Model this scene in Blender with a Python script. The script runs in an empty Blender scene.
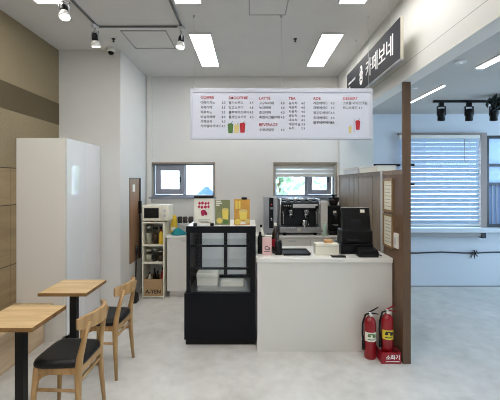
import bpy, bmesh, math, random
from mathutils import Vector, Matrix
random.seed(7)
C = bpy.context.scene.collection
PI = math.pi

# ------------------------------------------------------------------ materials
def lin(c):
    return tuple((v/255/12.92 if v/255 <= .04045 else ((v/255+.055)/1.055)**2.4) for v in c)

def mat(name, rgb, rough=.5, metal=0.0, spec=.5, noise=None, coat=0.0, emis=None, bump=None):
    """noise=(scale, amount, stretch xyz) mottles the colour; bump=(scale, strength)"""
    m = bpy.data.materials.new(name); m.use_nodes = True
    nt = m.node_tree; b = nt.nodes['Principled BSDF']
    col = lin(rgb)
    b.inputs['Base Color'].default_value = (*col, 1)
    b.inputs['Roughness'].default_value = rough
    b.inputs['Metallic'].default_value = metal
    b.inputs['Specular IOR Level'].default_value = spec
    b.inputs['Coat Weight'].default_value = coat
    tc = nt.nodes.new('ShaderNodeTexCoord')
    if noise:
        sc, amt, st = noise
        mp = nt.nodes.new('ShaderNodeMapping'); mp.inputs['Scale'].default_value = st
        nz = nt.nodes.new('ShaderNodeTexNoise'); nz.inputs['Scale'].default_value = sc
        nz.inputs['Detail'].default_value = 6; nz.inputs['Roughness'].default_value = .6
        rp = nt.nodes.new('ShaderNodeValToRGB')
        rp.color_ramp.elements[0].position = .3; rp.color_ramp.elements[1].position = .7
        rp.color_ramp.elements[0].color = (*[max(0, c*(1-amt)) for c in col], 1)
        rp.color_ramp.elements[1].color = (*[min(1, c*(1+amt)) for c in col], 1)
        nt.links.new(tc.outputs['Object'], mp.inputs[0]); nt.links.new(mp.outputs[0], nz.inputs['Vector'])
        nt.links.new(nz.outputs['Fac'], rp.inputs[0]); nt.links.new(rp.outputs[0], b.inputs['Base Color'])
    if bump:
        nb = nt.nodes.new('ShaderNodeTexNoise'); nb.inputs['Scale'].default_value = bump[0]
        nb.inputs['Detail'].default_value = 4
        bp = nt.nodes.new('ShaderNodeBump'); bp.inputs['Strength'].default_value = bump[1]; bp.inputs['Distance'].default_value = .01
        nt.links.new(tc.outputs['Object'], nb.inputs['Vector']); nt.links.new(nb.outputs['Fac'], bp.inputs['Height'])
        nt.links.new(bp.outputs[0], b.inputs['Normal'])
    if emis:
        b.inputs['Emission Color'].default_value = (*emis[0], 1); b.inputs['Emission Strength'].default_value = emis[1]
    return m

def wood(name, rgb, dark, axis='X', scale=14, rough=.45):
    m = bpy.data.materials.new(name); m.use_nodes = True
    nt = m.node_tree; b = nt.nodes['Principled BSDF']; b.inputs['Roughness'].default_value = rough
    tc = nt.nodes.new('ShaderNodeTexCoord'); mp = nt.nodes.new('ShaderNodeMapping')
    st = {'X': (.12, 1, 1), 'Y': (1, .12, 1), 'Z': (1, 1, .12)}[axis]
    mp.inputs['Scale'].default_value = st
    nz = nt.nodes.new('ShaderNodeTexNoise'); nz.inputs['Scale'].default_value = scale
    nz.inputs['Detail'].default_value = 8; nz.inputs['Distortion'].default_value = 1.2
    rp = nt.nodes.new('ShaderNodeValToRGB')
    rp.color_ramp.elements[0].position = .33; rp.color_ramp.elements[1].position = .68
    rp.color_ramp.elements[0].color = (*lin(dark), 1); rp.color_ramp.elements[1].color = (*lin(rgb), 1)
    nt.links.new(tc.outputs['Object'], mp.inputs[0]); nt.links.new(mp.outputs[0], nz.inputs['Vector'])
    nt.links.new(nz.outputs['Fac'], rp.inputs[0]); nt.links.new(rp.outputs[0], b.inputs['Base Color'])
    return m

def glassy(name, tint=(255, 255, 255), ior=1.4, rough=.02):
    m = bpy.data.materials.new(name); m.use_nodes = True
    nt = m.node_tree; nt.nodes.remove(nt.nodes['Principled BSDF'])
    out = nt.nodes['Material Output']
    tr = nt.nodes.new('ShaderNodeBsdfTransparent'); tr.inputs[0].default_value = (*lin(tint), 1)
    gl = nt.nodes.new('ShaderNodeBsdfGlossy'); gl.inputs['Roughness'].default_value = rough
    lw = nt.nodes.new('ShaderNodeLayerWeight'); lw.inputs[0].default_value = .5
    pw = nt.nodes.new('ShaderNodeMath'); pw.operation = 'POWER'; pw.inputs[1].default_value = 4
    fr = nt.nodes.new('ShaderNodeMath'); fr.operation = 'MULTIPLY_ADD'; fr.inputs[1].default_value = .6; fr.inputs[2].default_value = (ior-1)**2/(ior+1)**2*1.4
    nt.links.new(lw.outputs['Facing'], pw.inputs[0]); nt.links.new(pw.outputs[0], fr.inputs[0])
    mx = nt.nodes.new('ShaderNodeMixShader')
    nt.links.new(fr.outputs[0], mx.inputs[0]); nt.links.new(tr.outputs[0], mx.inputs[1]); nt.links.new(gl.outputs[0], mx.inputs[2])
    nt.links.new(mx.outputs[0], out.inputs[0])
    return m

def translucent(name, rgb, amount=.5):
    m = bpy.data.materials.new(name); m.use_nodes = True
    nt = m.node_tree; b = nt.nodes['Principled BSDF']; b.inputs['Base Color'].default_value = (*lin(rgb), 1)
    b.inputs['Roughness'].default_value = .6
    t = nt.nodes.new('ShaderNodeBsdfTranslucent'); t.inputs[0].default_value = (*lin(rgb), 1)
    mx = nt.nodes.new('ShaderNodeMixShader'); mx.inputs[0].default_value = amount
    nt.links.new(b.outputs[0], mx.inputs[1]); nt.links.new(t.outputs[0], mx.inputs[2])
    nt.links.new(mx.outputs[0], nt.nodes['Material Output'].inputs[0])
    return m

def floor_material():
    m = bpy.data.materials.new('floor_stone'); m.use_nodes = True
    nt = m.node_tree; b = nt.nodes['Principled BSDF']
    tc = nt.nodes.new('ShaderNodeTexCoord')
    n1 = nt.nodes.new('ShaderNodeTexNoise'); n1.inputs['Scale'].default_value = 2.2; n1.inputs['Detail'].default_value = 9; n1.inputs['Roughness'].default_value = .62; n1.inputs['Distortion'].default_value = .6
    n2 = nt.nodes.new('ShaderNodeTexNoise'); n2.inputs['Scale'].default_value = 9; n2.inputs['Detail'].default_value = 8
    rp = nt.nodes.new('ShaderNodeValToRGB')
    e = rp.color_ramp.elements
    e[0].position = .32; e[0].color = (*lin(FLOOR_A), 1)
    e[1].position = .68; e[1].color = (*lin(FLOOR_B), 1)
    mixf = nt.nodes.new('ShaderNodeMath'); mixf.operation = 'MULTIPLY_ADD'; mixf.inputs[1].default_value = .35; 
    sub = nt.nodes.new('ShaderNodeMath'); sub.operation = 'MULTIPLY'; sub.inputs[1].default_value = .65
    for n in (n1, n2): nt.links.new(tc.outputs['Object'], n.inputs['Vector'])
    nt.links.new(n1.outputs['Fac'], sub.inputs[0])
    nt.links.new(n2.outputs['Fac'], mixf.inputs[0]); nt.links.new(sub.outputs[0], mixf.inputs[2])
    nt.links.new(mixf.outputs[0], rp.inputs[0]); nt.links.new(rp.outputs[0], b.inputs['Base Color'])
    b.inputs['Roughness'].default_value = .38; b.inputs['Specular IOR Level'].default_value = .45
    return m

FLOOR_A, FLOOR_B = (190, 187, 181), (222, 220, 216)
M = {}
M['floor'] = floor_material()
M['wall'] = mat('wall_paint', (214, 213, 210), .85, noise=(3, .02, (1, 1, 1)))
M['ceil'] = mat('ceiling_paint', (208, 207, 205), .9, noise=(4, .02, (1, 1, 1)))
M['beam'] = mat('beam_paint', (213, 213, 210), .8)
M['fabric'] = mat('woven_wallcover', (134, 119, 92), .9, noise=(60, .16, (1, 1, 3)), bump=(220, .25))
M['stripe'] = mat('brown_wallcover', (82, 69, 45), .8, noise=(50, .14, (1, 1, 3)))
M['wallwood'] = wood('wall_wood_panel', (152, 130, 96), (130, 110, 78), 'Y', 9, .6)
M['seam'] = mat('dark_seam', (60, 46, 34), .8)
M['benchwood'] = wood('bench_wood', (216, 190, 156), (186, 158, 124), 'Y', 9, .55)
M['gloss_white'] = mat('gloss_white', (222, 222, 223), .015, spec=.8)
M['satin_white'] = mat('satin_white', (222, 220, 215), .4)
M['white'] = mat('white_laminate', (222, 220, 214), .35)
M['stone_top'] = mat('white_stone_top', (232, 230, 225), .25, noise=(90, .03, (1, 1, 1)))
M['oak'] = wood('oak_top', (224, 196, 148), (198, 163, 114), 'X', 11, .4)
M['oak_edge'] = wood('oak_edge', (150, 112, 66), (120, 86, 48), 'X', 14, .5)
M['oak_leg'] = wood('oak_frame', (192, 154, 104), (160, 122, 76), 'Z', 16, .42)
M['leather'] = mat('black_leatherette', (11, 12, 15), .42, spec=.35, bump=(160, .1))
M['black_metal'] = mat('black_powdercoat', (12, 13, 16), .45, spec=.3)
M['black'] = mat('black_plastic', (10, 10, 12), .45, spec=.3)
M['case_black'] = mat('case_black', (11, 13, 20), .5, spec=.2)
M['steel'] = mat('brushed_steel', (196, 198, 202), .28, 1.0)
M['chrome'] = mat('chrome', (220, 222, 226), .12, 1.0)
M['dark_steel'] = mat('dark_steel', (58, 60, 64), .35, .8)
M['alu'] = mat('grey_aluminium', (150, 155, 168), .4, .3)
M['grey'] = mat('grey_plastic', (150, 150, 152), .5)
M['lightgrey'] = mat('light_grey_plastic', (205, 206, 208), .5)
M['brown_post'] = wood('brown_laminate', (107, 81, 58), (92, 68, 48), 'Z', 10, .5)
M['plank'] = wood('brown_planks', (136, 117, 96), (114, 97, 78), 'Z', 14, .5)
M['groove'] = mat('plank_groove', (62, 50, 40), .8)
M['tan_trim'] = mat('tan_window_trim', (158, 146, 130), .6)
M['cream'] = mat('cream_enamel', (234, 230, 214), .4)
M['board_face'] = mat('menu_board_face', (208, 211, 223), .5)
M['board_frame'] = mat('menu_board_frame', (196, 199, 211), .4)
M['sign'] = mat('navy_sign_face', (27, 29, 38), .6, spec=.15)
M['sign_side'] = mat('sign_side', (206, 202, 186), .5)
M['ink'] = mat('black_print', (40, 40, 44), .7)
M['red_ink'] = mat('red_print', (176, 32, 42), .7)
M['white_ink'] = mat('white_lettering', (240, 240, 240), .6)
M['red'] = mat('red_enamel', (150, 14, 28), .3, coat=.3)
M['red_dark'] = mat('red_stand', (150, 16, 34), .4)
M['yellow'] = mat('yellow_label', (228, 206, 62), .6)
M['label_white'] = mat('white_label', (232, 230, 218), .6)
M['green_ink'] = mat('green_print', (84, 120, 62), .7)
M['yellow_ink'] = mat('yellow_print', (214, 194, 128), .7)
M['olive'] = mat('olive_poster', (128, 132, 92), .6, noise=(9, .12, (1, 1, 1)))
M['orange'] = mat('orange_poster', (206, 152, 66), .6, noise=(9, .14, (1, 1, 1)))
M['lemon'] = mat('lemon_print', (232, 208, 100), .6)
M['pinkprint'] = mat('crimson_print', (188, 40, 86), .6)
M['pink'] = mat('pink_card', (224, 186, 184), .5)
M['amber'] = mat('amber_glass', (38, 20, 12), .15, coat=.5)
M['teal'] = mat('teal_cloth', (24, 128, 136), .9, bump=(30, .6))
M['kraft'] = mat('kraft_cardboard', (172, 142, 104), .85, noise=(30, .05, (1, 1, 1)))
M['tan'] = mat('tan_wood', (214, 166, 112), .6)
M['paper'] = mat('paper', (226, 222, 202), .8, noise=(40, .05, (1, 1, 1)))
M['frame_gold'] = mat('frame_wood', (140, 112, 78), .5)
M['glass'] = glassy('window_glass', (250, 252, 255))
M['case_glass'] = glassy('case_glass', (253, 254, 255), ior=1.22)
M['rear_pane'] = translucent('frosted_rear_pane', (236, 240, 240), .6)
nt_ = M['rear_pane'].node_tree; out_ = nt_.nodes['Material Output']; old_ = out_.inputs[0].links[0].from_socket
tp_ = nt_.nodes.new('ShaderNodeBsdfTransparent'); mx_ = nt_.nodes.new('ShaderNodeMixShader'); mx_.inputs[0].default_value = .3
nt_.links.new(old_, mx_.inputs[1]); nt_.links.new(tp_.outputs[0], mx_.inputs[2]); nt_.links.new(mx_.outputs[0], out_.inputs[0])
M['jar'] = glassy('jar_glass', (214, 214, 208))
M['frost'] = translucent('frosted_pane', (196, 212, 232), .5)
M['slat'] = translucent('white_slat', (188, 202, 218), .22)
M['zebra'] = translucent('blind_fabric', (206, 202, 194), .25)
M['zebra_sheer'] = translucent('blind_sheer', (245, 245, 245), .65)
M['right_wall'] = mat('annex_wall', (206, 214, 224), .8)
M['lamp'] = mat('lamp_diffuser', (255, 255, 255), .5, emis=((1.0, .975, .94), 14.0))
M['strip'] = mat('strip_diffuser', (255, 255, 255), .5, emis=((.95, .98, 1.0), 7.0))
M['spot_glow'] = mat('spot_bulb', (255, 255, 255), .5, emis=((1.0, .97, .92), 14.0))
M['red_led'] = mat('red_led', (220, 30, 40), .4, emis=((1, .05, .08), .6))
M['leaf'] = mat('leaf_green', (140, 166, 132), .7, noise=(3, .3, (1, 1, 1)))
M['leaf_dark'] = mat('leaf_dark_green', (22, 38, 34), .6)
M['bark'] = mat('bark', (96, 78, 60), .9)
M['asphalt'] = mat('asphalt', (190, 190, 188), .9)
M['house'] = mat('pale_render', (226, 226, 228), .8)
M['bluehouse'] = mat('blue_canopy', (46, 76, 124), .8)
M['syrup'] = mat('brown_contents', (86, 60, 40), .6)
M['seed'] = mat('dark_contents', (48, 42, 38), .7)
M['yellow_pack'] = mat('yellow_pack', (222, 186, 48), .5)
M['greenish'] = mat('pale_green_bottle', (180, 206, 190), .3)
M['mirror_wood'] = wood('panel_wood', (158, 120, 88), (130, 96, 68), 'Z', 12, .45)

# ------------------------------------------------------------------ mesh builder
class MB:
    def __init__(s): s.bm = bmesh.new(); s.mats = []
    def _mi(s, m):
        if m is None: return 0
        if m not in s.mats: s.mats.append(m)
        return s.mats.index(m)
    def box(s, x0, x1, y0, y1, z0, z1, m=None, rot=None):
        vs = [s.bm.verts.new((x, y, z)) for x in (x0, x1) for y in (y0, y1) for z in (z0, z1)]
        if rot: bmesh.ops.transform(s.bm, matrix=rot, verts=vs)
        for f in ((0, 1, 3, 2), (4, 6, 7, 5), (0, 4, 5, 1), (2, 3, 7, 6), (0, 2, 6, 4), (1, 5, 7, 3)):
            fc = s.bm.faces.new([vs[i] for i in f]); fc.material_index = s._mi(m)
        return s
    def rings(s, rings, closed_ends=True, smooth=True, loop=False, m=None):
        R = [[s.bm.verts.new(p) for p in r] for r in rings]
        n = len(R[0]); k = len(R)
        for a in range(k if loop else k-1):
            A, B = R[a], R[(a+1) % k]
            for i in range(n):
                f = s.bm.faces.new((A[i], A[(i+1) % n], B[(i+1) % n], B[i])); f.smooth = smooth; f.material_index = s._mi(m)
        if closed_ends and not loop:
            f = s.bm.faces.new(R[0][::-1]); f.material_index = s._mi(m)
            f = s.bm.faces.new(R[-1]); f.material_index = s._mi(m)
        return s
    def tube(s, pts, rad, seg=10, flat=1.0, m=None, smooth=True):
        pts = [Vector(p) for p in pts]
        rad = rad if isinstance(rad, (list, tuple)) else [rad]*len(pts)
        rings = []; up = None
        for i, p in enumerate(pts):
            d = (pts[min(i+1, len(pts)-1)] - pts[max(i-1, 0)]).normalized()
            if up is None: up = Vector((0, 0, 1)) if abs(d.z) < .9 else Vector((1, 0, 0))
            u = d.cross(up).normalized(); v = u.cross(d).normalized(); up = v
            rings.append([p + u*math.cos(a)*rad[i] + v*math.sin(a)*rad[i]*flat for a in [2*PI*q/seg for q in range(seg)]])
        return s.rings(rings, m=m, smooth=smooth)
    def lathe(s, prof, c=(0, 0, 0), seg=20, m=None, smooth=True):
        rings = [[(c[0]+r*math.cos(2*PI*q/seg), c[1]+r*math.sin(2*PI*q/seg), c[2]+z) for q in range(seg)] for r, z in prof]
        return s.rings(rings, m=m, smooth=smooth)
    def prism(s, pts2, to3, depth, m=None):
        """pts2 outline, to3(u,v,w) -> xyz, extruded w 0..depth"""
        A = [s.bm.verts.new(to3(u, v, 0)) for u, v in pts2]; B = [s.bm.verts.new(to3(u, v, depth)) for u, v in pts2]
        n = len(A)
        for f in ([A[::-1]] + [B] + [[A[i], A[(i+1) % n], B[(i+1) % n], B[i]] for i in range(n)]):
            fc = s.bm.faces.new(f); fc.material_index = s._mi(m)
        return s
    def disc(s, cu, cv, ru, rv, to3, depth, m=None, seg=18):
        return s.prism([(cu+ru*math.cos(2*PI*q/seg), cv+rv*math.sin(2*PI*q/seg)) for q in range(seg)], to3, depth, m)
    def text(s, txt, size, to3, depth=.0015, align='LEFT', bold=0.0, m=None):
        cu = bpy.data.curves.new('t', 'FONT'); cu.body = txt; cu.size = size; cu.align_x = align
        cu.offset = bold; cu.resolution_u = 3; cu.extrude = depth/2
        o = bpy.data.objects.new('t', cu); C.objects.link(o)
        dg = bpy.context.evaluated_depsgraph_get(); dg.update()
        me = bpy.data.meshes.new_from_object(o.evaluated_get(dg))
        mp = [s.bm.verts.new(to3(v.co.x, v.co.y, v.co.z + depth/2)) for v in me.vertices]
        for p in me.polygons:
            try:
                f = s.bm.faces.new([mp[i] for i in p.vertices]); f.material_index = s._mi(m)
            except ValueError: pass
        bpy.data.objects.remove(o); bpy.data.curves.remove(cu); bpy.data.meshes.remove(me)
        return s
    def build(s, name, m, parent=None, loc=(0, 0, 0), rz=0, bevel=0, bseg=2, smooth=False, sub=0):
        bmesh.ops.recalc_face_normals(s.bm, faces=s.bm.faces[:])
        me = bpy.data.meshes.new(name); s.bm.to_mesh(me); s.bm.free()
        for x in (s.mats if s.mats else [m]): me.materials.append(x if not isinstance(x, str) else M[x])
        o = bpy.data.objects.new(name, me); C.objects.link(o)
        o.location = loc; o.rotation_euler = (0, 0, rz)
        if parent: o.parent = parent
        if smooth:
            for p in me.polygons: p.use_smooth = True
        if bevel:
            md = o.modifiers.new('bevel', 'BEVEL'); md.width = bevel; md.segments = bseg; md.limit_method = 'ANGLE'; md.angle_limit = .6
        if sub:
            md = o.modifiers.new('sub', 'SUBSURF'); md.levels = sub; md.render_levels = sub
        return o

def B(*a, **k): return MB().box(*a, **k)
def tag(o, label, cat, group=None, kind=None):
    o['label'] = label; o['category'] = cat
    if group: o['group'] = group
    if kind: o['kind'] = kind
    return o
def thing(name, label, cat, loc=(0, 0, 0), rz=0, group=None):
    o = bpy.data.objects.new(name, None); C.objects.link(o); o.location = loc; o.rotation_euler = (0, 0, rz)
    o.empty_display_size = .1
    return tag(o, label, cat, group)
def struct(o, label, cat):
    o['kind'] = 'structure'; o['label'] = label; o['category'] = cat
    return o
def dup(root, loc, rz, label, group=None):
    r = root.copy(); C.objects.link(r); r.location = loc; r.rotation_euler = (0, 0, rz); r['label'] = label
    if group: r['group'] = group
    for ch in list(root.children):
        c = ch.copy(); C.objects.link(c); c.parent = r
        for g in list(ch.children):
            d = g.copy(); C.objects.link(d); d.parent = c
    return r

# ------------------------------------------------------------------ dimensions
EYE = 1.62; CEIL = 3.28; BACK = 5.5; XL = -2.39; XA = -1.62; YA = 4.40; XB = 1.37
FRONT = -3.0; XR = 5.6; CEIL2 = 2.70

# ------------------------------------------------------------------ setting
struct(B(XL-.2, XR+.2, FRONT-.2, BACK+.2, -.1, 0).build('floor', M['floor']), 'pale grey mottled stone-look floor', 'floor')
mb = B(XL-.2, XB+.3, FRONT-.2, BACK+.2, CEIL, CEIL+.1)
struct(mb.build('ceiling', M['ceil']), 'grey painted ceiling above the cafe counter', 'ceiling')
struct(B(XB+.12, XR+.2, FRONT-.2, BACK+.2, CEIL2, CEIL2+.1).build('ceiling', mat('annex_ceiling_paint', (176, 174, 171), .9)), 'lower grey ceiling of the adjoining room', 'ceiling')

wl = struct(B(XL-.15, XL, FRONT-.2, YA, 0, CEIL).build('wall_left', M['fabric']), 'tan woven wall covering with a brown band over wood panels', 'wall')
B(XL, XL+.004, FRONT, YA-.001, 2.345, 2.61).build('wall_band', M['stripe'], wl)
mb = MB()
zs = [0, .80, 1.40, 1.77]
for i in range(3):
    for k in range(8):
        y0 = FRONT + k*.93 + (.0 if i % 2 == 0 else 0); y1 = min(y0+.926, YA-.002)
        if y0 < YA: mb.box(XL, XL+.004, y0, y1, zs[i]+.004, zs[i+1]-.004)
mb.build('wall_panel', M['wallwood'], wl)
B(XL, XL+.0015, FRONT, YA-.002, 0, 1.775).build('seam', M['seam'], wl)

struct(B(XL, XA, YA, BACK, 0, CEIL).build('wall_corner', M['wall']), 'pale grey wall block projecting beside the tall white cupboard', 'wall')

# back wall with two openings
W1 = (-1.545, -.555, 1.40, 1.935); W2 = (.375, 1.345, 1.40, 1.935)
mb = MB(); y0, y1 = BACK, BACK+.2
mb.box(XA, XB+.55, y0, y1, 0, 1.40); mb.box(XA, XB+.55, y0, y1, 1.935, CEIL)
for a, b in ((XA, W1[0]), (W1[1], W2[0]), (W2[1], XB+.55)): mb.box(a, b, y0, y1, 1.40, 1.935)
struct(mb.build('wall_back', M['wall']), 'pale grey rear wall with two small high windows', 'wall')

# annex wall with openings
W3 = (2.36, 3.66, .93, 2.36); W4 = (3.70, 5.4, .93, 2.36)
mb = MB()
mb.box(XB+.55, XR, y0, y1, 0, .93); mb.box(XB+.55, XR, y0, y1, 2.36, CEIL2+.1)
for a, b in ((XB+.55, W3[0]), (W3[1], W4[0]), (W4[1], XR)): mb.box(a, b, y0, y1, .93, 2.36)
struct(mb.build('wall_annex', M['right_wall']), 'pale bluish wall of the adjoining room below the white blind', 'wall')
struct(B(XL-.2, XR+.2, FRONT-.2, FRONT, 0, CEIL).build('wall_front', M['wall']), 'pale wall behind the viewpoint', 'wall')
mb = MB()
mb.box(XR, XR+.15, FRONT, BACK, 0, .7); mb.box(XR, XR+.15, FRONT, BACK, 2.5, CEIL2+.1)
mb.box(XR, XR+.15, FRONT, .2, .7, 2.5); mb.box(XR, XR+.15, 5.2, BACK, .7, 2.5)
struct(mb.build('wall_right', M['right_wall']), 'side wall of the adjoining room with a long window', 'wall')
w5 = B(XR+.06, XR+.066, .2, 5.2, .7, 2.5).build('window_5', M['glass']); struct(w5, 'long side window of the adjoining room', 'window')
mb = MB()
for y in (.2, 1.45, 2.7, 3.95, 5.16): mb.box(XR+.03, XR+.09, y, y+.04, .7, 2.5)
mb.box(XR+.03, XR+.09, .24, 5.16, .7, .74); mb.box(XR+.03, XR+.09, .24, 5.16, 2.46, 2.5)
mb.build('window_frame', M['alu'], w5)

# beam / header and post
bm_ = struct(B(XB, XB+.3, FRONT, BACK, 2.665, CEIL).build('beam', M['beam']), 'cream painted beam running under the ceiling beside the dark sign', 'beam')
B(XB-.012, XB+.12, FRONT, BACK, 2.527, 2.663).build('beam_trim', M['beam'], bm_)
B(XB-.0125, XB+.002, FRONT, BACK, 2.663, 2.668).build('seam', M['grey'], bm_)
po = struct(B(XB-.0, XB+.07, 3.15, 3.18, 0, 2.527).build('post', M['brown_post'], bevel=.002), 'tall brown wooden post standing under the beam', 'post')
po.name = 'column'
struct(B(XB+.02, XB+.55, BACK-.03, BACK, 0, 2.665).build('pillar', M['beam']), 'white pilaster on the rear wall above the brown partition', 'pillar')
struct(B(XB+.55, XB+1.0, BACK-.03, BACK, 1.88, 1.915).build('trim_1', M['black']), 'dark rail on the bluish wall above the brown partition', 'trim')
struct(B(-1.612, -1.535, BACK-.03, BACK, 0, CEIL).build('trim_2', M['satin_white'], bevel=.004), 'vertical white conduit in the rear wall corner', 'conduit')

# partition of planks
pt = struct(B(XB+.018, XB+.07, 3.18, BACK-.035, 0, 1.742).build('partition', M['plank']), 'brown plank partition beside the counter, topped with pale boxes', 'partition')
mb = MB(); ed = (3.70, 3.95, 4.48, 4.67, 4.86, 5.05, 5.45)
for y0_, y1_ in zip(ed, ed[1:]): mb.box(XB+.008, XB+.018, y0_+.007, y1_-.007, .0, 1.70)
mb.build('plank', M['plank'], pt)
B(XB+.014, XB+.0185, 3.70, 5.44, 0, 1.72).build('groove', M['groove'], pt)
B(XB+.004, XB+.018, 3.18, 5.46, 1.70, 1.742).build('rail', M['plank'], pt)
B(XB+.006, XB+.018, 3.18, 3.62, .0, 1.70).build('end_panel', M['brown_post'], pt)
B(XB-.004, XB+.018, 3.655, 3.685, .905, 1.75).build('corner_trim', M['lightgrey'], pt)

# baseboards
struct(B(XA, XA+.012, YA, BACK, 0, .07).build('baseboard_corner', M['satin_white']), 'white baseboard on the projecting wall', 'baseboard')
struct(B(XB+.55, XR, BACK-.012, BACK, 0, .018).build('baseboard_annex', M['grey']), 'grey baseboard of the adjoining room', 'baseboard')

# ---- windows in the rear wall
def rear_window(n, W, split, label):
    x0, x1, z0, z1 = W
    fr = MB(); a, b = BACK+.10, BACK+.15; t = .035
    fr.box(x0, x1, a, b, z0, z0+t); fr.box(x0, x1, a, b, z1-t, z1)
    fr.box(x0, x0+t, a, b, z0+t, z1-t); fr.box(x1-t, x1, a, b, z0+t, z1-t)
    fr.box(split-.025, split+.025, a, b, z0+t, z1-t)
    w = struct(fr.build(n, M['alu'], bevel=.003), label, 'window')
    tr = MB()
    for q in ((x0-.012, x0+.012, z0, z1), (x1-.012, x1+.012, z0, z1), (x0-.012, x1+.012, z1-.012, z1+.012)):
        tr.box(q[0], q[1], BACK-.012, BACK+.10, q[2], q[3])
    tr.build('window_trim', M['tan_trim'], w)
    B(x0-.03, x1+.03, BACK-.035, BACK+.10, z0-.025, z0+.004).build('window_sill', M['alu'], w, bevel=.003)
    return w
w1 = rear_window('window_1', W1, -1.045, 'small aluminium window with grey opening sash above the microwave')
def sash(w, x0, x1, z0, z1, t):
    s_ = MB(); a, b = BACK+.07, BACK+.105
    s_.box(x0, x1, a, b, z0, z0+t); s_.box(x0, x1, a, b, z1-t, z1); s_.box(x0, x0+t, a, b, z0+t, z1-t); s_.box(x1-t, x1, a, b, z0+t, z1-t)
    o = s_.build('sash', M['alu'], w, bevel=.003)
    B(x0+t, x1-t, a+.012, a+.018, z0+t, z1-t).build('pane', M['glass'], o)
    MB().box(x1-t+.008, x1-t+.026, a-.02, a, (z0+z1)/2-.04, (z0+z1)/2+.05).build('latch', M['black'], o, bevel=.003)
sash(w1, W1[0]+.05, -1.035, 1.44, 1.90, .085)
B(-1.02, W1[1]-.035, BACK+.12, BACK+.126, 1.435, 1.90).build('pane', M['glass'], w1)
w2 = rear_window('window_2', W2, .895, 'small aluminium window with half drawn blind above the espresso machine')
sash(w2, .915, W2[1]-.06, 1.44, 1.90, .07)
B(W2[0]+.035, .87, BACK+.12, BACK+.126, 1.435, 1.90).build('pane', M['glass'], w2)

bl = thing('roller_blind', 'pale banded roller blind pulled partly down over the window behind the espresso machine', 'blind', (0, BACK, 0))
B(W2[0]+.02, W2[1]-.02, .01, .06, 1.885, 1.923).build('cassette', M['tan_trim'], bl, bevel=.006)
mb = MB()
for z0_, z1_, m_ in ((1.845, 1.885, 'zebra'), (1.82, 1.845, 'zebra_sheer'), (1.782, 1.82, 'zebra'), (1.765, 1.782, 'zebra_sheer'), (1.735, 1.765, 'zebra')):
    mb.box(W2[0]+.03, W2[1]-.03, .032, .035, z0_, z1_, m=m_)
mb.build('fabric', None, bl)
B(W2[0]+.03, W2[1]-.03, .025, .042, 1.715, 1.735).build('bottom_bar', M['lightgrey'], bl, bevel=.003)

# ---- annex windows
w3 = MB(); a, b = BACK+.06, BACK+.12
for q in ((W3[0], W3[1], .93, .98), (W3[0], W3[1], 2.31, 2.36), (W3[0], W3[0]+.03, .98, 2.31), (W3[1]-.03, W3[1], .98, 2.31), (W3[0]+.03, W3[1]-.03, 1.885, 1.915), (W3[0]+.03, W3[1]-.03, 1.59, 1.62)):
    w3.box(q[0], q[1], a, b, q[2], q[3])
w3 = struct(w3.build('window_3', M['alu']), 'wide window behind the white slatted blind', 'window')
B(W3[0]+.03, W3[1]-.03, a+.02, a+.026, .98, 2.31).build('pane', M['glass'], w3)
tr = MB(); tr.box(W3[0]-.06, 3.67, BACK-.05, BACK+.02, 2.365, 2.40); tr.box(3.575, 3.67, BACK-.05, BACK+.02, .93, 2.365)
tr.build('window_trim', mat('pale_wood_trim', (150, 138, 134), .6), w3)
B(1.95, XR, BACK-.16, BACK+.02, .865, .93).build('window_sill', M['right_wall'], w3, bevel=.006)
B(1.95, 3.58, BACK-.13, BACK, .80, .865).build('sill_bracket', M['grey'], w3)
B(3.53, 3.59, BACK-.15, BACK-.0, .78, .865).build('sill_end', M['dark_steel'], w3)
w4 = MB()
for q in ((W4[0], W4[1], .93, .97), (W4[0], W4[1], 2.32, 2.36), (W4[0], W4[0]+.03, .97, 2.32), (W4[1]-.04, W4[1], .97, 2.32), (W4[0]+.03, W4[1]-.04, 1.88, 1.92), (W4[0]+.03, W4[1]-.04, 1.585, 1.625)):
    w4.box(q[0], q[1], BACK-.01, b, q[2], q[3])
w4 = struct(w4.build('window_4', M['dark_steel']), 'dark framed frosted window beside the white blind', 'window')
B(W4[0]+.03, W4[1]-.04, a+.02, a+.026, .97, 2.32).build('pane', M['frost'], w4)
B(W4[0]+.03, W4[1]-.04, a+.004, a+.012, .97, 1.585).build('lower_pane', translucent('grey_frosted_pane', (150, 172, 204), .35), w4)
rb = MB()
for i in range(24): rb.box(W4[0]+.06+i*.065, W4[0]+.072+i*.065, a-.004, a+.004, .97, 1.585)
rb.build('lower_pane_ribs', M['alu'], w4)

vb = thing('venetian_blind', 'white slatted blind lowered over the wide window of the bluish room', 'blind', (0, BACK-.085, 0))
B(2.30, 3.53, -.02, .03, 2.295, 2.355).build('headrail', M['satin_white'], vb, bevel=.003)
sl = MB(); z = 2.275; n = 0
while z > 1.00:
    R = Matrix.Translation((0, 0, z)) @ Matrix.Rotation(math.radians(-52), 4, 'X')
    sl.box(2.31, 3.52, -.037, .037, -.001, .001, rot=R); z -= .066
sl.build('slats', M['slat'], vb)
B(2.31, 3.52, -.014, .014, .965, .985).build('bottom_rail', M['satin_white'], vb, bevel=.003)
for x in (2.50, 2.93, 3.36): B(x-.002, x+.002, -.024, -.021, .985, 2.30).build('ladder_cord', M['lightgrey'], vb)
MB().tube([(3.28, -.03, 2.29), (3.28, -.032, 1.95)], .004).build('tilt_wand', M['grey'], vb)

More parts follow.
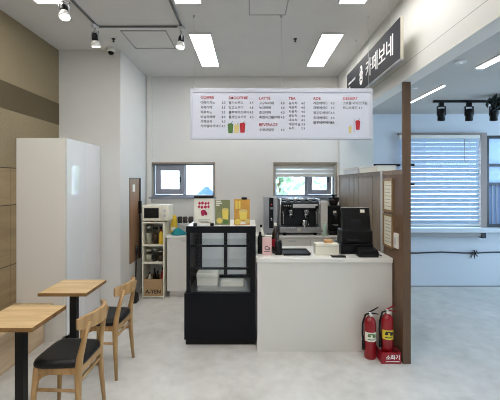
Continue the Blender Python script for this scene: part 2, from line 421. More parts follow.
cab = MB()
pts = [(1.9+.18*i, BACK-.012-(.004 if i % 2 else 0), .535+.008*math.sin(i*1.3)) for i in range(20)]
cab.tube(pts, .011, 8)
cb_ = tag(cab.build('cable', M['dark_steel']), 'dark cable strung along the bluish wall under the window', 'cable')
kn = MB()
for k in range(7):
    a_ = k*.9; kn.tube([(3.49, BACK-.03, .53), (3.49+.05*math.cos(a_), BACK-.045, .53+.05*math.sin(a_)), (3.49+.075*math.cos(a_+.3), BACK-.02, .51+.075*math.sin(a_+.3))], [.01, .007, .003], 6)
kn.build('knot', M['dark_steel'], cb_)

# ------------------------------------------------------------------ ceiling fittings
def panel_light(x, y0, label):
    t = thing('ceiling_light', label, 'ceiling light', (x, y0, CEIL), 0, 'rectangular ceiling lamps')
    w, l = .115, 1.06
    fr = MB(); k = .008
    fr.box(-w-k, w+k, -k, 0, -.02, 0); fr.box(-w-k, w+k, l, l+k, -.02, 0); fr.box(-w-k, -w, 0, l, -.02, 0); fr.box(w, w+k, 0, l, -.02, 0)
    fr.build('frame', M['lightgrey'], t)
    B(-w, w, 0, l, -.015, -.003).build('diffuser', M['lamp'], t)
    return t
L0 = panel_light(-.555, 3.89, 'bright ceiling lamp over the black glass display case')
dup(L0, (.917, 3.89, CEIL), 0, 'bright ceiling lamp beside the dark hanging sign')
dup(L0, (-.562, 2.16, CEIL), 0, 'ceiling lamp cut by the picture edge between the two track rails and square hatch')
dup(L0, (.93, 2.16, CEIL), 0, 'ceiling lamp cut by the picture edge in front of the dark sign')
dup(L0, (-1.825, 2.16, CEIL), 0, 'ceiling lamp cut by the picture edge beside the tan wall')
for x, lb in ((-1.825, 'tan wall'), (-.56, 'middle'), (.92, 'beam')):
    for y, q in ((.35, 'first'), (-1.5, 'second')):
        dup(L0, (x, y, CEIL), 0, 'ceiling lamp behind the viewpoint, %s row, on the %s side' % (q, lb))

def hatch(x0, x1, y0, y1, label):
    t = MB(); k = .012
    t.box(x0, x1, y0, y1, CEIL-.004, CEIL, m='ceil')
    o = t.build('ceiling_hatch', None); tag(o, label, 'hatch')
    f = MB()
    for q in ((x0-k, x1+k, y0-k, y0), (x0-k, x1+k, y1, y1+k), (x0-k, x0, y0, y1), (x1, x1+k, y0, y1)): f.box(q[0], q[1], q[2], q[3], CEIL-.007, CEIL)
    f.build('rim', M['grey'], o)
hatch(-1.40, -.925, 3.84, 4.33, 'square ceiling hatch with grey rim between the track spotlights')
hatch(.0, .34, 2.75, 3.46, 'plain ceiling hatch above the white menu board')

# track with spots
tk = MB()
zt0, zt1 = CEIL-.018, CEIL
tk.box(-1.62, -1.60, 1.2, 3.73, zt0, zt1); tk.box(-1.60, -.735, 3.71, 3.73, zt0, zt1); tk.box(-.735, -.715, 1.2, 3.73, zt0, zt1)
tag(tk.build('track_rail', mat('grey_track', (96, 96, 99), .45), bevel=.002), 'grey U shaped spotlight track on the cafe ceiling', 'track')
def spot(x, y, label, tilt, rz):
    t = thing('spotlight', label, 'spotlight', (x, y, CEIL-.018), rz, 'white spotlights on the cafe track')
    B(-.016, .016, -.04, .04, -.03, 0).build('adapter', M['lightgrey'], t, bevel=.003)
    MB().tube([(0, 0, -.03), (0, 0, -.07)], .008).tube([(-.04, 0, -.07), (.04, 0, -.07)], .006).tube([(-.04, 0, -.07), (-.042, 0, -.15)], .006).tube([(.04, 0, -.07), (.042, 0, -.15)], .006).build('yoke', M['steel'], t)
    h = MB()
    d = Vector((math.sin(tilt)*.3, -math.sin(tilt), -math.cos(tilt))).normalized(); p = Vector((0, 0, -.15)) - d*.06
    h.tube([p+d*.07, p+d*.10, p+d*.125, p+d*.13], [.03, .042, .05, .047], 20)
    h.build('head', M['satin_white'], t)
    MB().tube([p+d*.129, p+d*.133], .038, 18).build('bulb', M['spot_glow'], t)
    MB().tube([p, p+d*.02, p+d*.075], [.02, .03, .031], 18).build('heat_sink', M['black'], t)
    return t
spot(-1.61, 3.05, 'white spotlight on the track next to the cut off ceiling lamp', .35, .4)
spot(-1.61, 3.66, 'white spotlight at the track corner above the tall white cupboard', .25, 2.8)
spot(-.725, 3.70, 'white spotlight at the track corner beside the square hatch', .15, -1.2)

cam_t = thing('security_camera', 'small white dome camera with black lens under the ceiling', 'camera', (-1.71, 4.33, CEIL))
MB().lathe([(.0, 0), (.05, 0), (.05, -.025), (.045, -.05), (0, -.05)]).build('housing', M['satin_white'], cam_t)
MB().lathe([(.034, -.045), (.034, -.06), (.024, -.078), (.0, -.085)]).build('lens', M['black'], cam_t)
def sprinkler(x, y, z, label):
    o = MB().lathe([(0, 0), (.022, 0), (.02, -.008), (.008, -.01), (.008, -.03), (.014, -.032), (.014, -.036), (0, -.036)], seg=12).build('sprinkler', M['dark_steel'], loc=(x, y, z))
    tag(o, label, 'sprinkler')
sprinkler(-1.57, 4.05, CEIL, 'tiny ceiling sprinkler near the dome camera')
sprinkler(.52, 4.05, CEIL, 'tiny ceiling sprinkler beside the lamp over the espresso machine')
o = MB().lathe([(0, 0), (.05, 0), (.048, -.008), (.034, -.009), (.03, -.005), (.022, -.005), (.02, -.014), (0, -.015)], seg=20).build('smoke_detector', M['lightgrey'], loc=(1.87, 3.13, CEIL2)); tag(o, 'round grey detector on the lower ceiling', 'detector')
o = MB().lathe([(0, 0), (.03, 0), (.028, -.01), (0, -.012)], seg=16).build('smoke_detector', M['lightgrey'], loc=(1.87, 3.98, CEIL2)); tag(o, 'tiny flat detector disc beside the long thin lamp', 'detector')
def strip_light(x, y0, y1, w, label):
    t = thing('ceiling_strip_light', label, 'strip light', (x, y0, CEIL2), 0, 'thin strip lamps on the lower ceiling')
    B(-w/2-.006, w/2+.006, 0, y1-y0, -.012, 0).build('housing', M['satin_white'], t)
    B(-w/2, w/2, .01, y1-y0-.01, -.02, -.012).build('diffuser', M['strip'], t)
strip_light(2.13, 3.85, 4.75, .018, 'long thin strip lamp behind the brown post')
strip_light(2.13, 1.7, 3.28, .06, 'wider strip lamp cut by the picture edge on the lower ceiling')

# black track with three spots in the annex
tr2 = thing('track_rail', 'black spotlight track on the lower ceiling before the blind', 'track', (0, 4.60, CEIL2))
B(2.395, 3.40, -.018, .018, -.03, -.0).build('rail', M['black'], tr2, bevel=.002)
def black_spot(x, label):
    t = thing('spotlight', label, 'spotlight', (x, 4.60, CEIL2-.03), 0, 'black spotlights on the black track')
    B(-.028, .028, -.02, .02, -.05, 0).build('adapter', M['black'], t, bevel=.003)
    y = MB(); y.box(-.055, -.047, -.012, .012, -.17, -.05); y.box(.047, .055, -.012, .012, -.17, -.05); y.box(-.055, .055, -.012, .012, -.056, -.048)
    y.build('yoke', M['black'], t)
    MB().lathe([(0, -.085), (.04, -.085), (.044, -.09), (.046, -.235), (.04, -.235), (.036, -.215), (0, -.21)], seg=20).build('head', M['black'], t)
black_spot(2.50, 'black spotlight on the black track nearest the brown post')
black_spot(2.862, 'middle one of the black spotlights before the blind')
black_spot(3.185, 'black spotlight next to the dark hanging leaves')
hp = thing('hanging_plant', 'dark leafy artificial plant hanging from the lower ceiling beside the black track', 'plant', (3.02, 4.33, CEIL2))
MB().tube([(0, 0, 0), (.01, 0, -.06)], .006).build('stem', M['black'], hp)
lf = MB()
for k in range(95):
    a_ = random.uniform(0, 2*PI); r = random.uniform(.0, .15); zc = random.uniform(-.17, -.01)-r*.12
    c = Vector((r*math.cos(a_)+.05, r*math.sin(a_)*.7, zc)); d = Vector((random.uniform(-1, 1), random.uniform(-1, 1), random.uniform(-1, .2))).normalized()*.045
    s_ = d.cross(Vector((random.uniform(-1, 1), random.uniform(-1, 1), 1))).normalized()*.02
    n_ = d.cross(s_).normalized()*.004
    vs = [lf.bm.verts.new(v) for v in (c-d, c+s_+n_, c+d, c-s_+n_)]; lf.bm.faces.new(vs)
lf.build('foliage', M['leaf_dark'], hp)

# ------------------------------------------------------------------ tan wall bench
bn = thing('wall_bench', 'long pale wooden bench box along the tan wall', 'bench', (XL+.005, 0, 0))
B(0, .385, -1.0, 3.58, .37, .40).build('seat', M['benchwood'], bn, bevel=.002)
B(.0, .29, -1.0, 3.58, 0, .37).build('base', M['benchwood'], bn)

# ------------------------------------------------------------------ wardrobe
wd = thing('tall_cupboard', 'tall glossy white cupboard against the tan wall', 'cupboard', (XL+.005, 3.592, 0))
DX = .515
B(0, DX-.02, 0, .80, 0, 2.08).build('carcass', mat('cupboard_side', (226, 223, 217), .35), wd, bevel=.002)
for k in range(2):
    d_ = B(DX-.019, DX, .002+k*.40, .398+k*.40, .06, 2.078).build('door', M['gloss_white'], wd, bevel=.0015)
B(DX-.05, DX-.02, 0, .80, 0, .055).build('kick_plate', M['satin_white'], wd)

# ------------------------------------------------------------------ tables
def table(loc, label):
    t = thing('cafe_table', label, 'table', loc, 0, 'small square oak tables')
    B(-.195, .195, -.2, .2, .702, .73).build('tabletop', M['oak'], t, bevel=.002)
    e = MB(); k = .0012
    e.box(-.195-k, .195+k, -.2-k, -.2, .7025, .7285); e.box(-.195-k, .195+k, .2, .2+k, .7025, .7285); e.box(-.195-k, -.195, -.2, .2, .7025, .7285); e.box(.195, .195+k, -.2, .2, .7025, .7285)
    e.build('edge_band', M['oak_edge'], t)
    B(-.028, .028, -.028, .028, .012, .69).build('pedestal', M['black_metal'], t, bevel=.003)
    B(-.12, .12, -.12, .12, .69, .702).build('top_plate', M['black_metal'], t)
    B(-.07, .07, -.07, .07, 0, .012).build('base_plate', M['black_metal'], t, bevel=.003)
    return t
T1 = table((-1.535, 2.365, 0), 'small square oak table with black pedestal cut by the picture edge')
dup(T1, (-1.52, 3.045, 0), 0, 'small square oak table with black pedestal beside the tall white cupboard')

# ------------------------------------------------------------------ chairs
def chair(loc, rz, label):
    t = thing('dining_chair', label, 'chair', loc, rz, 'oak chairs with black seats')
    # cushion, slightly trapezoid rounded
    cu = MB(); rings = []
    for z, k in ((.432, .93), (.445, 1.0), (.462, 1.0), (.476, .96), (.482, .82)):
        r = []
        for q in range(28):
            a = 2*PI*q/28; ca, sa = math.cos(a), math.sin(a); ex = .42
            x = .168*k*math.copysign(abs(ca)**ex, ca); y = (.182-.012*(x/.168))*k*math.copysign(abs(sa)**ex, sa)
            r.append((x+.004, y, z))
        rings.append(r)
    cu.rings(rings); cu.build('seat', M['leather'], t)
    fr = MB()
    fr.box(-.135, .155, -.157, -.137, .385, .432); fr.box(-.135, .155, .137, .157, .385, .432)
    fr.box(-.145, -.125, -.14, .14, .385, .432); fr.box(.14, .16, -.15, .15, .385, .432)
    fr.build('seat_frame', M['oak_leg'], t, bevel=.004)
    for s in (-1, 1):
        MB().tube([(-.160, s*.168, 0), (-.146, s*.156, .25), (-.133, s*.146, .40), (-.130, s*.145, .432)], [.012, .018, .023, .023], 10).build('leg', M['oak_leg'], t)
        MB().tube([(.165, s*.19, 0), (.150, s*.175, .22), (.143, s*.163, .40), (.152, s*.156, .50), (.178, s*.148, .62), (.205, s*.142, .725)], [.0125, .018, .023, .021, .016, .013], 10).build('leg', M['oak_leg'], t)
        MB().tube([(-.147, s*.154, .29), (.147, s*.168, .29)], .0105, 8).build('stretcher', M['oak_leg'], t)
        # small curved bracket under the seat
        MB().tube([(-.135, s*.147, .34), (-.10, s*.147, .375), (-.06, s*.147, .39)], [.012, .012, .01], 8).build('bracket', M['oak_leg'], t)
    MB().tube([(.147, -.165, .345), (.147, .165, .345)], .012, 8).build('stretcher', M['oak_leg'], t)
    # curved top rail
    rr = MB(); rings = []
    N = 14
    for i in range(N+1):
        u = -1+2*i/N; y = u*.195; x = .226-.078*u*u; hh = .05-.016*abs(u)**3; zc = .722
        tx, ty = -.156*u, .195; L = math.hypot(tx, ty); nx, ny = ty/L, -tx/L
        th = .012
        sec = [(-th, -hh), (th, -hh), (th*1.05, 0), (th, hh), (-th, hh), (-th*1.05, 0)]
        rings.append([(x+nx*a, y+ny*a, zc+b + .25*0) for a, b in sec])
    rr.rings(rings, smooth=False); rr.build('backrest', M['oak_leg'], t, bevel=.005)
    return t
C1 = chair((-1.245, 2.42, 0), 0, 'oak chair with black seat at the table cut by the picture edge')
dup(C1, (-1.255, 3.085, 0), math.radians(-2), 'oak chair with black seat at the table beside the tall white cupboard')

# ------------------------------------------------------------------ counter
YC = 3.37
ct = thing('service_counter', 'white service counter with pale stone top next to the display case', 'counter', (.07, YC, 0))
B(0, 1.298, .012, .64, 0, .855).build('body', M['white'], ct, bevel=.002)
B(-.008, 1.300, 0, .66, .855, .90).build('worktop', M['stone_top'], ct, bevel=.004)

# display case
dc = thing('display_case', 'black refrigerated glass display case beside the white counter', 'display case', (-.655, 3.50, 0))
W_, D_ = .712, .62
B(.01, W_-.01, .03, D_-.02, 0, .06).build('kick_plate', M['black'], dc)
B(0, W_, 0, D_, .06, .52).build('base', M['case_black'], dc, bevel=.004)
B(.018, W_, .02, D_, 1.165, 1.19).build('top', M['satin_white'], dc, bevel=.003)
B(.016, W_+.001, .012, .02, 1.13, 1.188).build('top_rail', M['case_black'], dc)
fm = MB()
fm.box(.018, .055, .02, .06, .52, 1.165); fm.box(W_-.055, W_, .02, .06, .52, 1.165); fm.box(.055, W_-.055, .02, .05, 1.12, 1.165)
fm.build('frame', M['case_black'], dc, bevel=.002)
fm = MB()
fm.box(.018, .07, D_-.05, D_, .52, 1.165); fm.box(W_-.07, W_, D_-.05, D_, .52, 1.165); fm.box(.07, W_-.07, D_-.05, D_, 1.10, 1.165)
fm.build('rear_frame', M['case_black'], dc, bevel=.002)
B(.055, W_-.055, .028, .034, .52, 1.12).build('front_glass', M['case_glass'], dc)
for x in (.022, W_-.028): B(x, x+.006, .06, D_-.05, .52, 1.165).build('side_panel', M['case_black'], dc)
rd = MB()
rd.box(.07, .10, D_-.045, D_-.02, .52, 1.10); rd.box(W_-.10, W_-.07, D_-.045, D_-.02, .52, 1.10)
rd.box(.352, .392, D_-.045, D_-.02, .52, 1.10); rd.box(.10, .352, D_-.045, D_-.02, .52, .56); rd.box(.392, W_-.10, D_-.045, D_-.02, .52, .56)
rd.box(.10, .352, D_-.045, D_-.02, 1.07, 1.10); rd.box(.392, W_-.10, D_-.045, D_-.02, 1.07, 1.10)
rdo = rd.build('rear_door', M['case_black'], dc)
for x0_, x1_ in ((.10, .352), (.392, W_-.10)): B(x0_, x1_, D_-.036, D_-.030, .56, 1.07).build('pane', M['rear_pane'], rdo)
for z in (.975, .745):
    s_ = B(.05, W_-.05, .10, D_-.06, z, z+.006).build('shelf', M['case_glass'], dc)
    B(.04, W_-.04, .085, .10, z-.008, z+.014).build('shelf_rail', M['case_black'], s_)
B(.03, W_-.03, .06, D_-.05, .52, .526).build('deck', M['steel'], dc)
lm_ = B(.06, W_-.06, .056, .076, 1.135, 1.150).build('case_lamp', mat('case_lamp_strip', (255, 255, 255), .5, emis=((1, .99, .97), 16.0)), dc)
bx = thing('cake_box', 'white lidded box on the floor of the display case', 'box', (-.565, 3.75, .526))
B(0, .22, 0, .22, 0, .085).build('tray', M['label_white'], bx, bevel=.004)
B(-.004, .224, -.004, .224, .085, .135).build('lid', M['label_white'], bx, bevel=.004)
bx2 = tag(B(0, .24, 0, .14, 0, .05).build('cake_box', M['label_white'], loc=(-.31, 3.72, .526), bevel=.004), 'flat white box lying on the case floor beside the taller box', 'box')

# posters on the display case
ZT = 1.19
def poster(name, label, cat, x0, x1, h, face, yb=3.545):
    t = thing(name, label, cat, ((x0+x1)/2, yb, ZT)); w = (x1-x0)/2
    tilt = .04
    B(-w, w, 0, .09, 0, .008).build('foot', M['case_glass'], t, bevel=.002)
    B(-w, w, .012, .018, .008, h).build('backing', M['lightgrey'], t)
    B(-w+.002, w-.002, .009, .012, .008, h-.003).build('sheet', face, t)
    return t
def f3(y): return lambda u, v, w_: (u, y-w_, v)
p1 = poster('menu_stand', 'white menu stand with crimson lettering on the display case', 'sign', -.566, -.364, .285, M['label_white'])
B(-.10, .10, -.004, .03, .275, .30).build('clip', M['black'], p1, bevel=.006)
MB().lathe([(0, 0), (.02, 0), (.02, .025), (0, .03)], c=(.085, -.012, 0)).build('stand_knob', M['black'], p1)
MB().lathe([(0, 0), (.02, 0), (.02, .025), (0, .03)], c=(-.085, -.012, 0)).build('stand_knob', M['black'], p1)
g = MB(); F = f3(.009)
for u, v, r in ((-.045, .225, .014), (-.015, .228, .015), (.018, .224, .014), (.045, .226, .012), (-.05, .19, .014), (-.02, .185, .015), (.015, .188, .016), (.046, .19, .013)):
    g.disc(u, v, r, r*.8, F, .001); g.box(u-r*.3, u+r*.3, .007, .009, v-.016, v+.016)
g.disc(-.005, .135, .028, .026, F, .001); g.disc(.02, .12, .014, .018, F, .001); g.disc(-.012, .11, .016, .012, F, .001)
g.build('lettering', M['pinkprint'], p1)
g = MB(); g.box(-.06, .055, .0078, .009, .056, .060); g.box(-.05, .045, .0078, .009, .042, .046); g.box(-.035, .07, .0078, .009, .026, .031)
g.build('small_print', M['ink'], p1)
p2 = poster('poster_stand', 'olive green drink poster on the display case', 'poster', -.354, -.20, .262, M['olive'])
g = MB()
g.prism([(.0, .07), (.055, .06), (.06, .165), (-.005, .165)], F, .001, m='lemon'); g.disc(.028, .165, .033, .012, F, .0012, m='yellow_ink')
g.disc(-.03, .05, .032, .03, F, .0011, m='yellow_ink'); g.disc(-.03, .05, .022, .02, F, .0014, m='lemon'); g.disc(.03, .035, .03, .02, F, .0015, m='green_ink')
g.build('drink_picture', None, p2)
g = MB(); [g.box(-.065, -.065+w_, .0078, .009, z_, z_+.012) for w_, z_ in ((.05, .24), (.06, .22), (.035, .20))]; g.build('lettering', M['label_white'], p2)
p3 = poster('poster_stand', 'orange drink poster with a black clip on the display case', 'poster', -.162, .0, .27, M['orange'])
g = MB()
g.prism([(-.02, .06), (.045, .06), (.055, .15), (-.03, .15)], F, .001, m='lemon'); g.disc(.012, .15, .042, .014, F, .0012, m='yellow_ink')
g.disc(-.042, .04, .032, .028, F, .0013, m='lemon'); g.disc(.055, .045, .025, .024, F, .0012, m='yellow_ink'); g.disc(.0, .028, .05, .014, F, .0011, m='label_white')
g.build('drink_picture', None, p3)
g = MB(); [g.box(-.065+d_, -.045+d_, .0078, .009, .17, .25) for d_ in (0, .03)]; g.build('lettering', M['lemon'], p3)
B(-.005, .05, .003, .03, .262, .286).build('clip', M['black'], p3, bevel=.005)
def bottle(name, label, cat, loc, r, h, body, cap, neck=.35, capm=None, band=None, seg=16):
    t = thing(name, label, cat, loc)
    hb = h*(1-neck)
    MB().lathe([(0, 0), (r*.95, 0), (r, .006), (r, hb), (r*.85, hb+h*.08), (r*.36, hb+h*.2), (r*.34, h*.92), (0, h*.92)], seg=seg).build('body', body, t)
    MB().lathe([(0, h*.9), (r*.42, h*.9), (r*.42, h), (0, h)], seg=seg).build('cap', cap, t)
    if band: MB().lathe([(r*1.01, hb*.35), (r*1.015, hb*.36), (r*1.015, hb*.72), (r*1.01, hb*.73)], seg=seg).build('label', band, t)
    return t

# things on the counter --------------------------------------------------
ZC = .90
tr_ = thing('serving_tray', 'black rectangular serving tray lying on the white counter', 'tray', (.465, 3.62, ZC))
B(-.125, .125, -.125, .125, 0, .006).build('base', M['black'], tr_, bevel=.002)
rm = MB(); k = .135
rings = []
for sx, sy in ((-1, -1), (1, -1), (1, 1), (-1, 1)):
    rings.append([(sx*.122, sy*.122, .003), (sx*.135, sy*.135, .022), (sx*.139, sy*.139, .022), (sx*.128, sy*.128, .0)])
rm.rings(rings, loop=True, smooth=False); rm.build('rim', M['black'], tr_)
wb = thing('tissue_box', 'white box with small tan block on top on the counter', 'box', (.77, 3.56, ZC)); wb['label'] = 'cream white box on the counter between the tray and the black till'
B(-.118, .118, -.055, .06, 0, .115).build('body', M['cream'], wb, bevel=.008)
MB().box(-.118, .118, -.0565, -.055, .084, .087).build('lid_seam', M['grey'], wb)
o = tag(B(-.04, .04, -.03, .03, 0, .032).build('wooden_block', M['tan'], loc=(.79, 3.56, ZC+.115), bevel=.004), 'small tan wooden block lying on the cream white box', 'block')
ph = thing('mobile_phone', 'flat black phone lying in front of the cream white box', 'phone', (.86, 3.43, ZC))
B(-.068, .068, -.035, .035, 0, .014).build('body', M['black'], ph, bevel=.004)
B(-.06, .06, -.03, .03, .0141, .0148).build('screen', M['dark_steel'], ph)
kt = thing('card_terminal', 'black card terminal with cord at the counter corner', 'card terminal', (1.15, 3.455, ZC))
mb = MB(); mb.rings([[(-.095, -.055, 0), (.095, -.055, 0), (.095, .055, 0), (-.095, .055, 0)], [(-.1, -.06, .03), (.1, -.06, .03), (.1, .06, .03), (-.1, .06, .03)], [(-.09, -.05, .07), (.09, -.05, .07), (.09, .055, .085), (-.09, .055, .085)]], smooth=False)
mb.build('body', M['black'], kt, bevel=.008)
B(-.07, .07, -.0615, -.0595, .022, .026).build('card_slot', M['dark_steel'], kt)
mb = MB()
for i in range(4):
    for j in range(3): mb.box(-.07+.02*i, -.058+.02*i, -.03+.022*j, -.016+.022*j, .072+.003*j, .079+.003*j)
mb.build('keypad', M['dark_steel'], kt)
MB().tube([(.095, .03, .03), (.125, .02, .012), (.14, -.01, .006), (.135, .03, .006), (.125, .09, .006)], .005, 8).build('cord', M['black'], kt)

ps = thing('till_terminal', 'black point of sale screen seen from behind on its dark base', 'till', (1.085, 3.66, ZC))
B(-.165, .165, -.10, .15, 0, .10).build('cash_drawer', M['black'], ps, bevel=.005)
B(-.15, .162, -.09, .13, .10, .24).build('printer', M['black'], ps, bevel=.015)
B(-.10, .02, -.0925, -.09, .13, .15).build('printer_slot', M['dark_steel'], ps)
R = Matrix.Translation((0, -.06, .225)) @ Matrix.Rotation(math.radians(-14), 4, 'X')
B(-.145, .15, -.02, .02, .0, .245, rot=R).build('screen', M['black'], ps, bevel=.012)
B(-.142, .147, -.0225, .0225, .2425, .2475, rot=R).build('bezel', M['lightgrey'], ps)
B(.05, .095, -.0222, -.0205, .19, .222, rot=R).build('sticker', M['label_white'], ps)
B(-.05, .05, .0, .06, .20, .30, rot=Matrix.Translation((0, 0, 0))).build('neck', M['black'], ps, bevel=.01)
vt = MB()
for i in range(6): vt.box(-.05, .05, -.0222, -.0205, .06+i*.012, .064+i*.012, rot=R)
vt.build('vent', M['dark_steel'], ps)
o = tag(B(1.245, 1.2475, 3.52, 3.64, 0, .0).build('sticky_note', M['yellow']), '', '') if False else None
nt_ = tag(MB().prism([(0, 0), (.034, 0), (.036, .225), (.0, .23)], lambda u, v, w_: (u, -w_, v), .002).build('paper_slip', mat('pale_yellow_paper', (222, 222, 140), .8), loc=(1.252, 3.62, ZC+.10)), 'pale yellow paper slip tucked beside the black till', 'paper slip')
nt_.location = (1.226, 3.804, ZC+.10)

# counter corner beside the display case
pc = thing('pink_card_box', 'pink box card with black lettering at the counter end', 'card', (.17, 3.52, ZC))
B(-.046, .046, -.012, .012, 0, .175).build('body', M['pink'], pc, bevel=.002)
g = MB(); F2 = f3(-.012)
g.text('Ca', .052, lambda u, v, w_: (u-.026, -.012-w_, v+.055), .001, bold=.001)
g.box(-.03, .03, -.013, -.012, .035, .040)
g.build('lettering', M['ink'], pc)
bottle('sauce_bottle', 'black bottle standing behind the pink card', 'bottle', (.105, 3.60, ZC), .028, .22, M['black'], M['black'], .3)
bottle('syrup_bottle', 'amber glass bottle with dark red label and pale cap behind the pink card', 'bottle', (.262, 3.62, ZC), .036, .31, M['amber'], M['label_white'], .36, band=M['red_dark'])
cd_ = thing('napkin_caddy', 'low black caddy box behind the amber bottle on the counter', 'caddy', (.215, 3.74, ZC))
B(-.08, .08, -.05, .05, 0, .01).build('base', M['black'], cd_)
for sx in (-1, 1): B(sx*.08-.004, sx*.08+.004, -.05, .05, .01, .15).build('side', M['black'], cd_, bevel=.002)
for sy in (-1, 1): B(-.076, .076, sy*.046-.004, sy*.046+.004, .01, .15).build('wall', M['black'], cd_, bevel=.002)
B(-.06, .06, -.035, .035, .012, .165).build('napkins', M['label_white'], cd_)
o = thing('black_canister', 'short black canister between the pink card and the tray', 'canister', (.285, 3.54, ZC))
MB().lathe([(0, 0), (.034, 0), (.036, .005), (.036, .12), (.03, .125), (0, .125)]).build('body', M['black'], o)
MB().lathe([(0, .125), (.032, .125), (.032, .143), (.012, .146), (.012, .155), (0, .155)]).build('lid', M['dark_steel'], o)
bottle('pump_bottle', 'white bottle in the gap between display case and steel boiler', 'bottle', (.12, 3.80, ZC), .03, .27, M['label_white'], M['black'], .35)
o = thing('paper_cup', 'white paper cup on the counter behind the black bottle', 'cup', (.135, 3.70, ZC))
MB().lathe([(0, 0), (.028, 0), (.038, .10), (.04, .10), (.04, .105), (.036, .105), (.027, .004), (0, .004)]).build('body', M['label_white'], o)

# ------------------------------------------------------------------ back counter
YB = 4.96; ZB = .875
bc = thing('back_counter', 'long white counter with cupboards along the rear wall', 'counter', (0, YB, 0))
B(-1.185, 1.365, -.01, .535, .845, .875).build('worktop', M['stone_top'], bc, bevel=.003)
B(-1.17, 1.36, .02, .535, .09, .845).build('carcass', M['satin_white'], bc)
B(-1.15, 1.36, .07, .09, 0, .09).build('kick_plate', M['satin_white'], bc)
for k in range(5):
    x0 = -1.17+k*.506
    dd = B(x0+.002, x0+.504, 0, .019, .095, .84).build('door', M['satin_white'], bc, bevel=.002)
    B(x0+.20, x0+.30, -.012, 0, .80, .81).build('handle', M['steel'], dd)

# espresso machine ------------------------------------------------------
em = thing('espresso_machine', 'two group steel espresso machine on the rear counter', 'espresso machine', (.715, YB+.03, ZB))
w = .272
for sx in (-1, 1):
    for y in (.05, .38): MB().lathe([(0, 0), (.022, 0), (.018, .04), (0, .04)], c=(sx*.22, y, 0), seg=12).build('foot', M['black'], em)
B(-w, w, 0, .43, .04, .115).build('base', M['steel'], em, bevel=.01)
gr = MB()
for i in range(16): gr.box(-w+.03+i*.031, -w+.045+i*.031, .01, .19, .115, .121)
gr.build('drip_grille', M['dark_steel'], em)
B(-w+.02, w-.02, .20, .43, .115, .50).build('back_body', M['dark_steel'], em, bevel=.006)
B(-w+.03, w-.03, .193, .2, .13, .36).build('splash_plate', M['dark_steel'], em)
for sx in (-1, 1): 
    MB().prism([(.0, .04), (.43, .04), (.43, .52), (.06, .52), (.02, .44), (.12, .30), (.12, .16), (0, .12)], lambda u, v, w_: (sx*(w-.002)+sx*w_, u, v), .02).build('side_panel', M['steel'], em, bevel=.004)
B(-w+.005, w-.005, .045, .43, .375, .475).build('head_body', M['dark_steel'], em, bevel=.012)
B(-.10, w-.02, .038, .046, .39, .445).build('front_plate', M['lightgrey'], em, bevel=.003)
B(-w+.02, -.12, .038, .046, .385, .455).build('button_panel', M['black'], em, bevel=.003)
bt = MB()
for i in range(4): bt.lathe([(0, 0), (.009, 0), (.009, .008), (0, .008)], c=(0, 0, 0), seg=10)
bt.bm.clear()
for i in range(4): bt.tube([(-w+.045+i*.03, .038, .42), (-w+.045+i*.03, .031, .42)], .008, 10)
bt.build('button', M['chrome'], em)
for gx in (-.12, .10):
    gh = MB().lathe([(0, .375), (.04, .375), (.042, .33), (.036, .325), (.036, .30), (0, .30)], c=(gx, .11, 0)).build('group_head', M['chrome'], em)
    pf = MB().lathe([(0, .30), (.037, .30), (.037, .272), (.02, .262), (0, .262)], c=(gx, .11, 0)).tube([(gx-.008, .11, .262), (gx-.016, .11, .235)], .006, 8).tube([(gx+.008, .11, .262), (gx+.016, .11, .235)], .006, 8).build('portafilter', M['chrome'], em)
    MB().tube([(gx, .075, .285), (gx, .03, .283), (gx, -.06, .268)], [.009, .014, .015], 10).build('handle', M['black'], pf)
for sx in (-1, 1):
    MB().tube([(sx*.235, .10, .37), (sx*.24, .06, .33), (sx*.235, .03, .16)], .006, 8).build('steam_wand', M['chrome'], em)
    MB().tube([(sx*.235, .04, .40), (sx*.235, .015, .40)], [.02, .022], 12).build('steam_knob', M['black'], em)
rl = MB()
rl.tube([(-w+.01, .05, .515), (w-.01, .05, .515)], .006, 8); rl.tube([(-w+.01, .42, .515), (w-.01, .42, .515)], .006, 8)
for x in (-w+.01, 0, w-.01):
    rl.tube([(x, .05, .475), (x, .05, .515)], .005, 8); rl.tube([(x, .42, .475), (x, .42, .515)], .005, 8)
rl.tube([(-w+.01, .05, .515), (-w+.01, .42, .515)], .006, 8); rl.tube([(w-.01, .05, .515), (w-.01, .42, .515)], .006, 8)
rl.build('cup_rail', M['chrome'], em)
MB().lathe([(.024, 0), (.027, .005), (.027, .006)], seg=16).bm.free()
g_ = MB().tube([(-.02, .0, .085), (-.02, -.006, .085)], .026, 18); g_.build('pressure_gauge', M['label_white'], em)
def cup(label, x, y, z, r=.035, h=.05, m=M['label_white']):
    o = MB().lathe([(0, 0), (r*.7, 0), (r*.75, .004), (r, h), (r*.93, h), (r*.68, .006), (0, .006)], seg=16).build('coffee_cup', m, loc=(x, y, z))
    return tag(o, label, 'cup')
for i, x in enumerate((.55, .655, .765, .87)):
    cup('cup warming on top of the espresso machine, %s' % ['beside the steel boiler', 'second from the steel boiler', 'second from the grinder side', 'beside the white dispenser'][i], x, YB+.13, ZB+.475, .04, .052, M['steel'])['group'] = 'cups on the espresso machine'
pt_ = thing('milk_pitcher', 'steel milk pitcher on the espresso machine drip tray', 'pitcher', (.78, YB+.08, ZB+.121))
MB().lathe([(0, 0), (.036, 0), (.038, .01), (.036, .05), (.03, .075), (.033, .09), (.03, .09), (.027, .075), (.03, .012), (0, .012)]).build('body', M['chrome'], pt_)
MB().tube([(.034, 0, .07), (.06, 0, .065), (.06, 0, .025), (.036, 0, .02)], .004, 8).build('handle', M['chrome'], pt_)

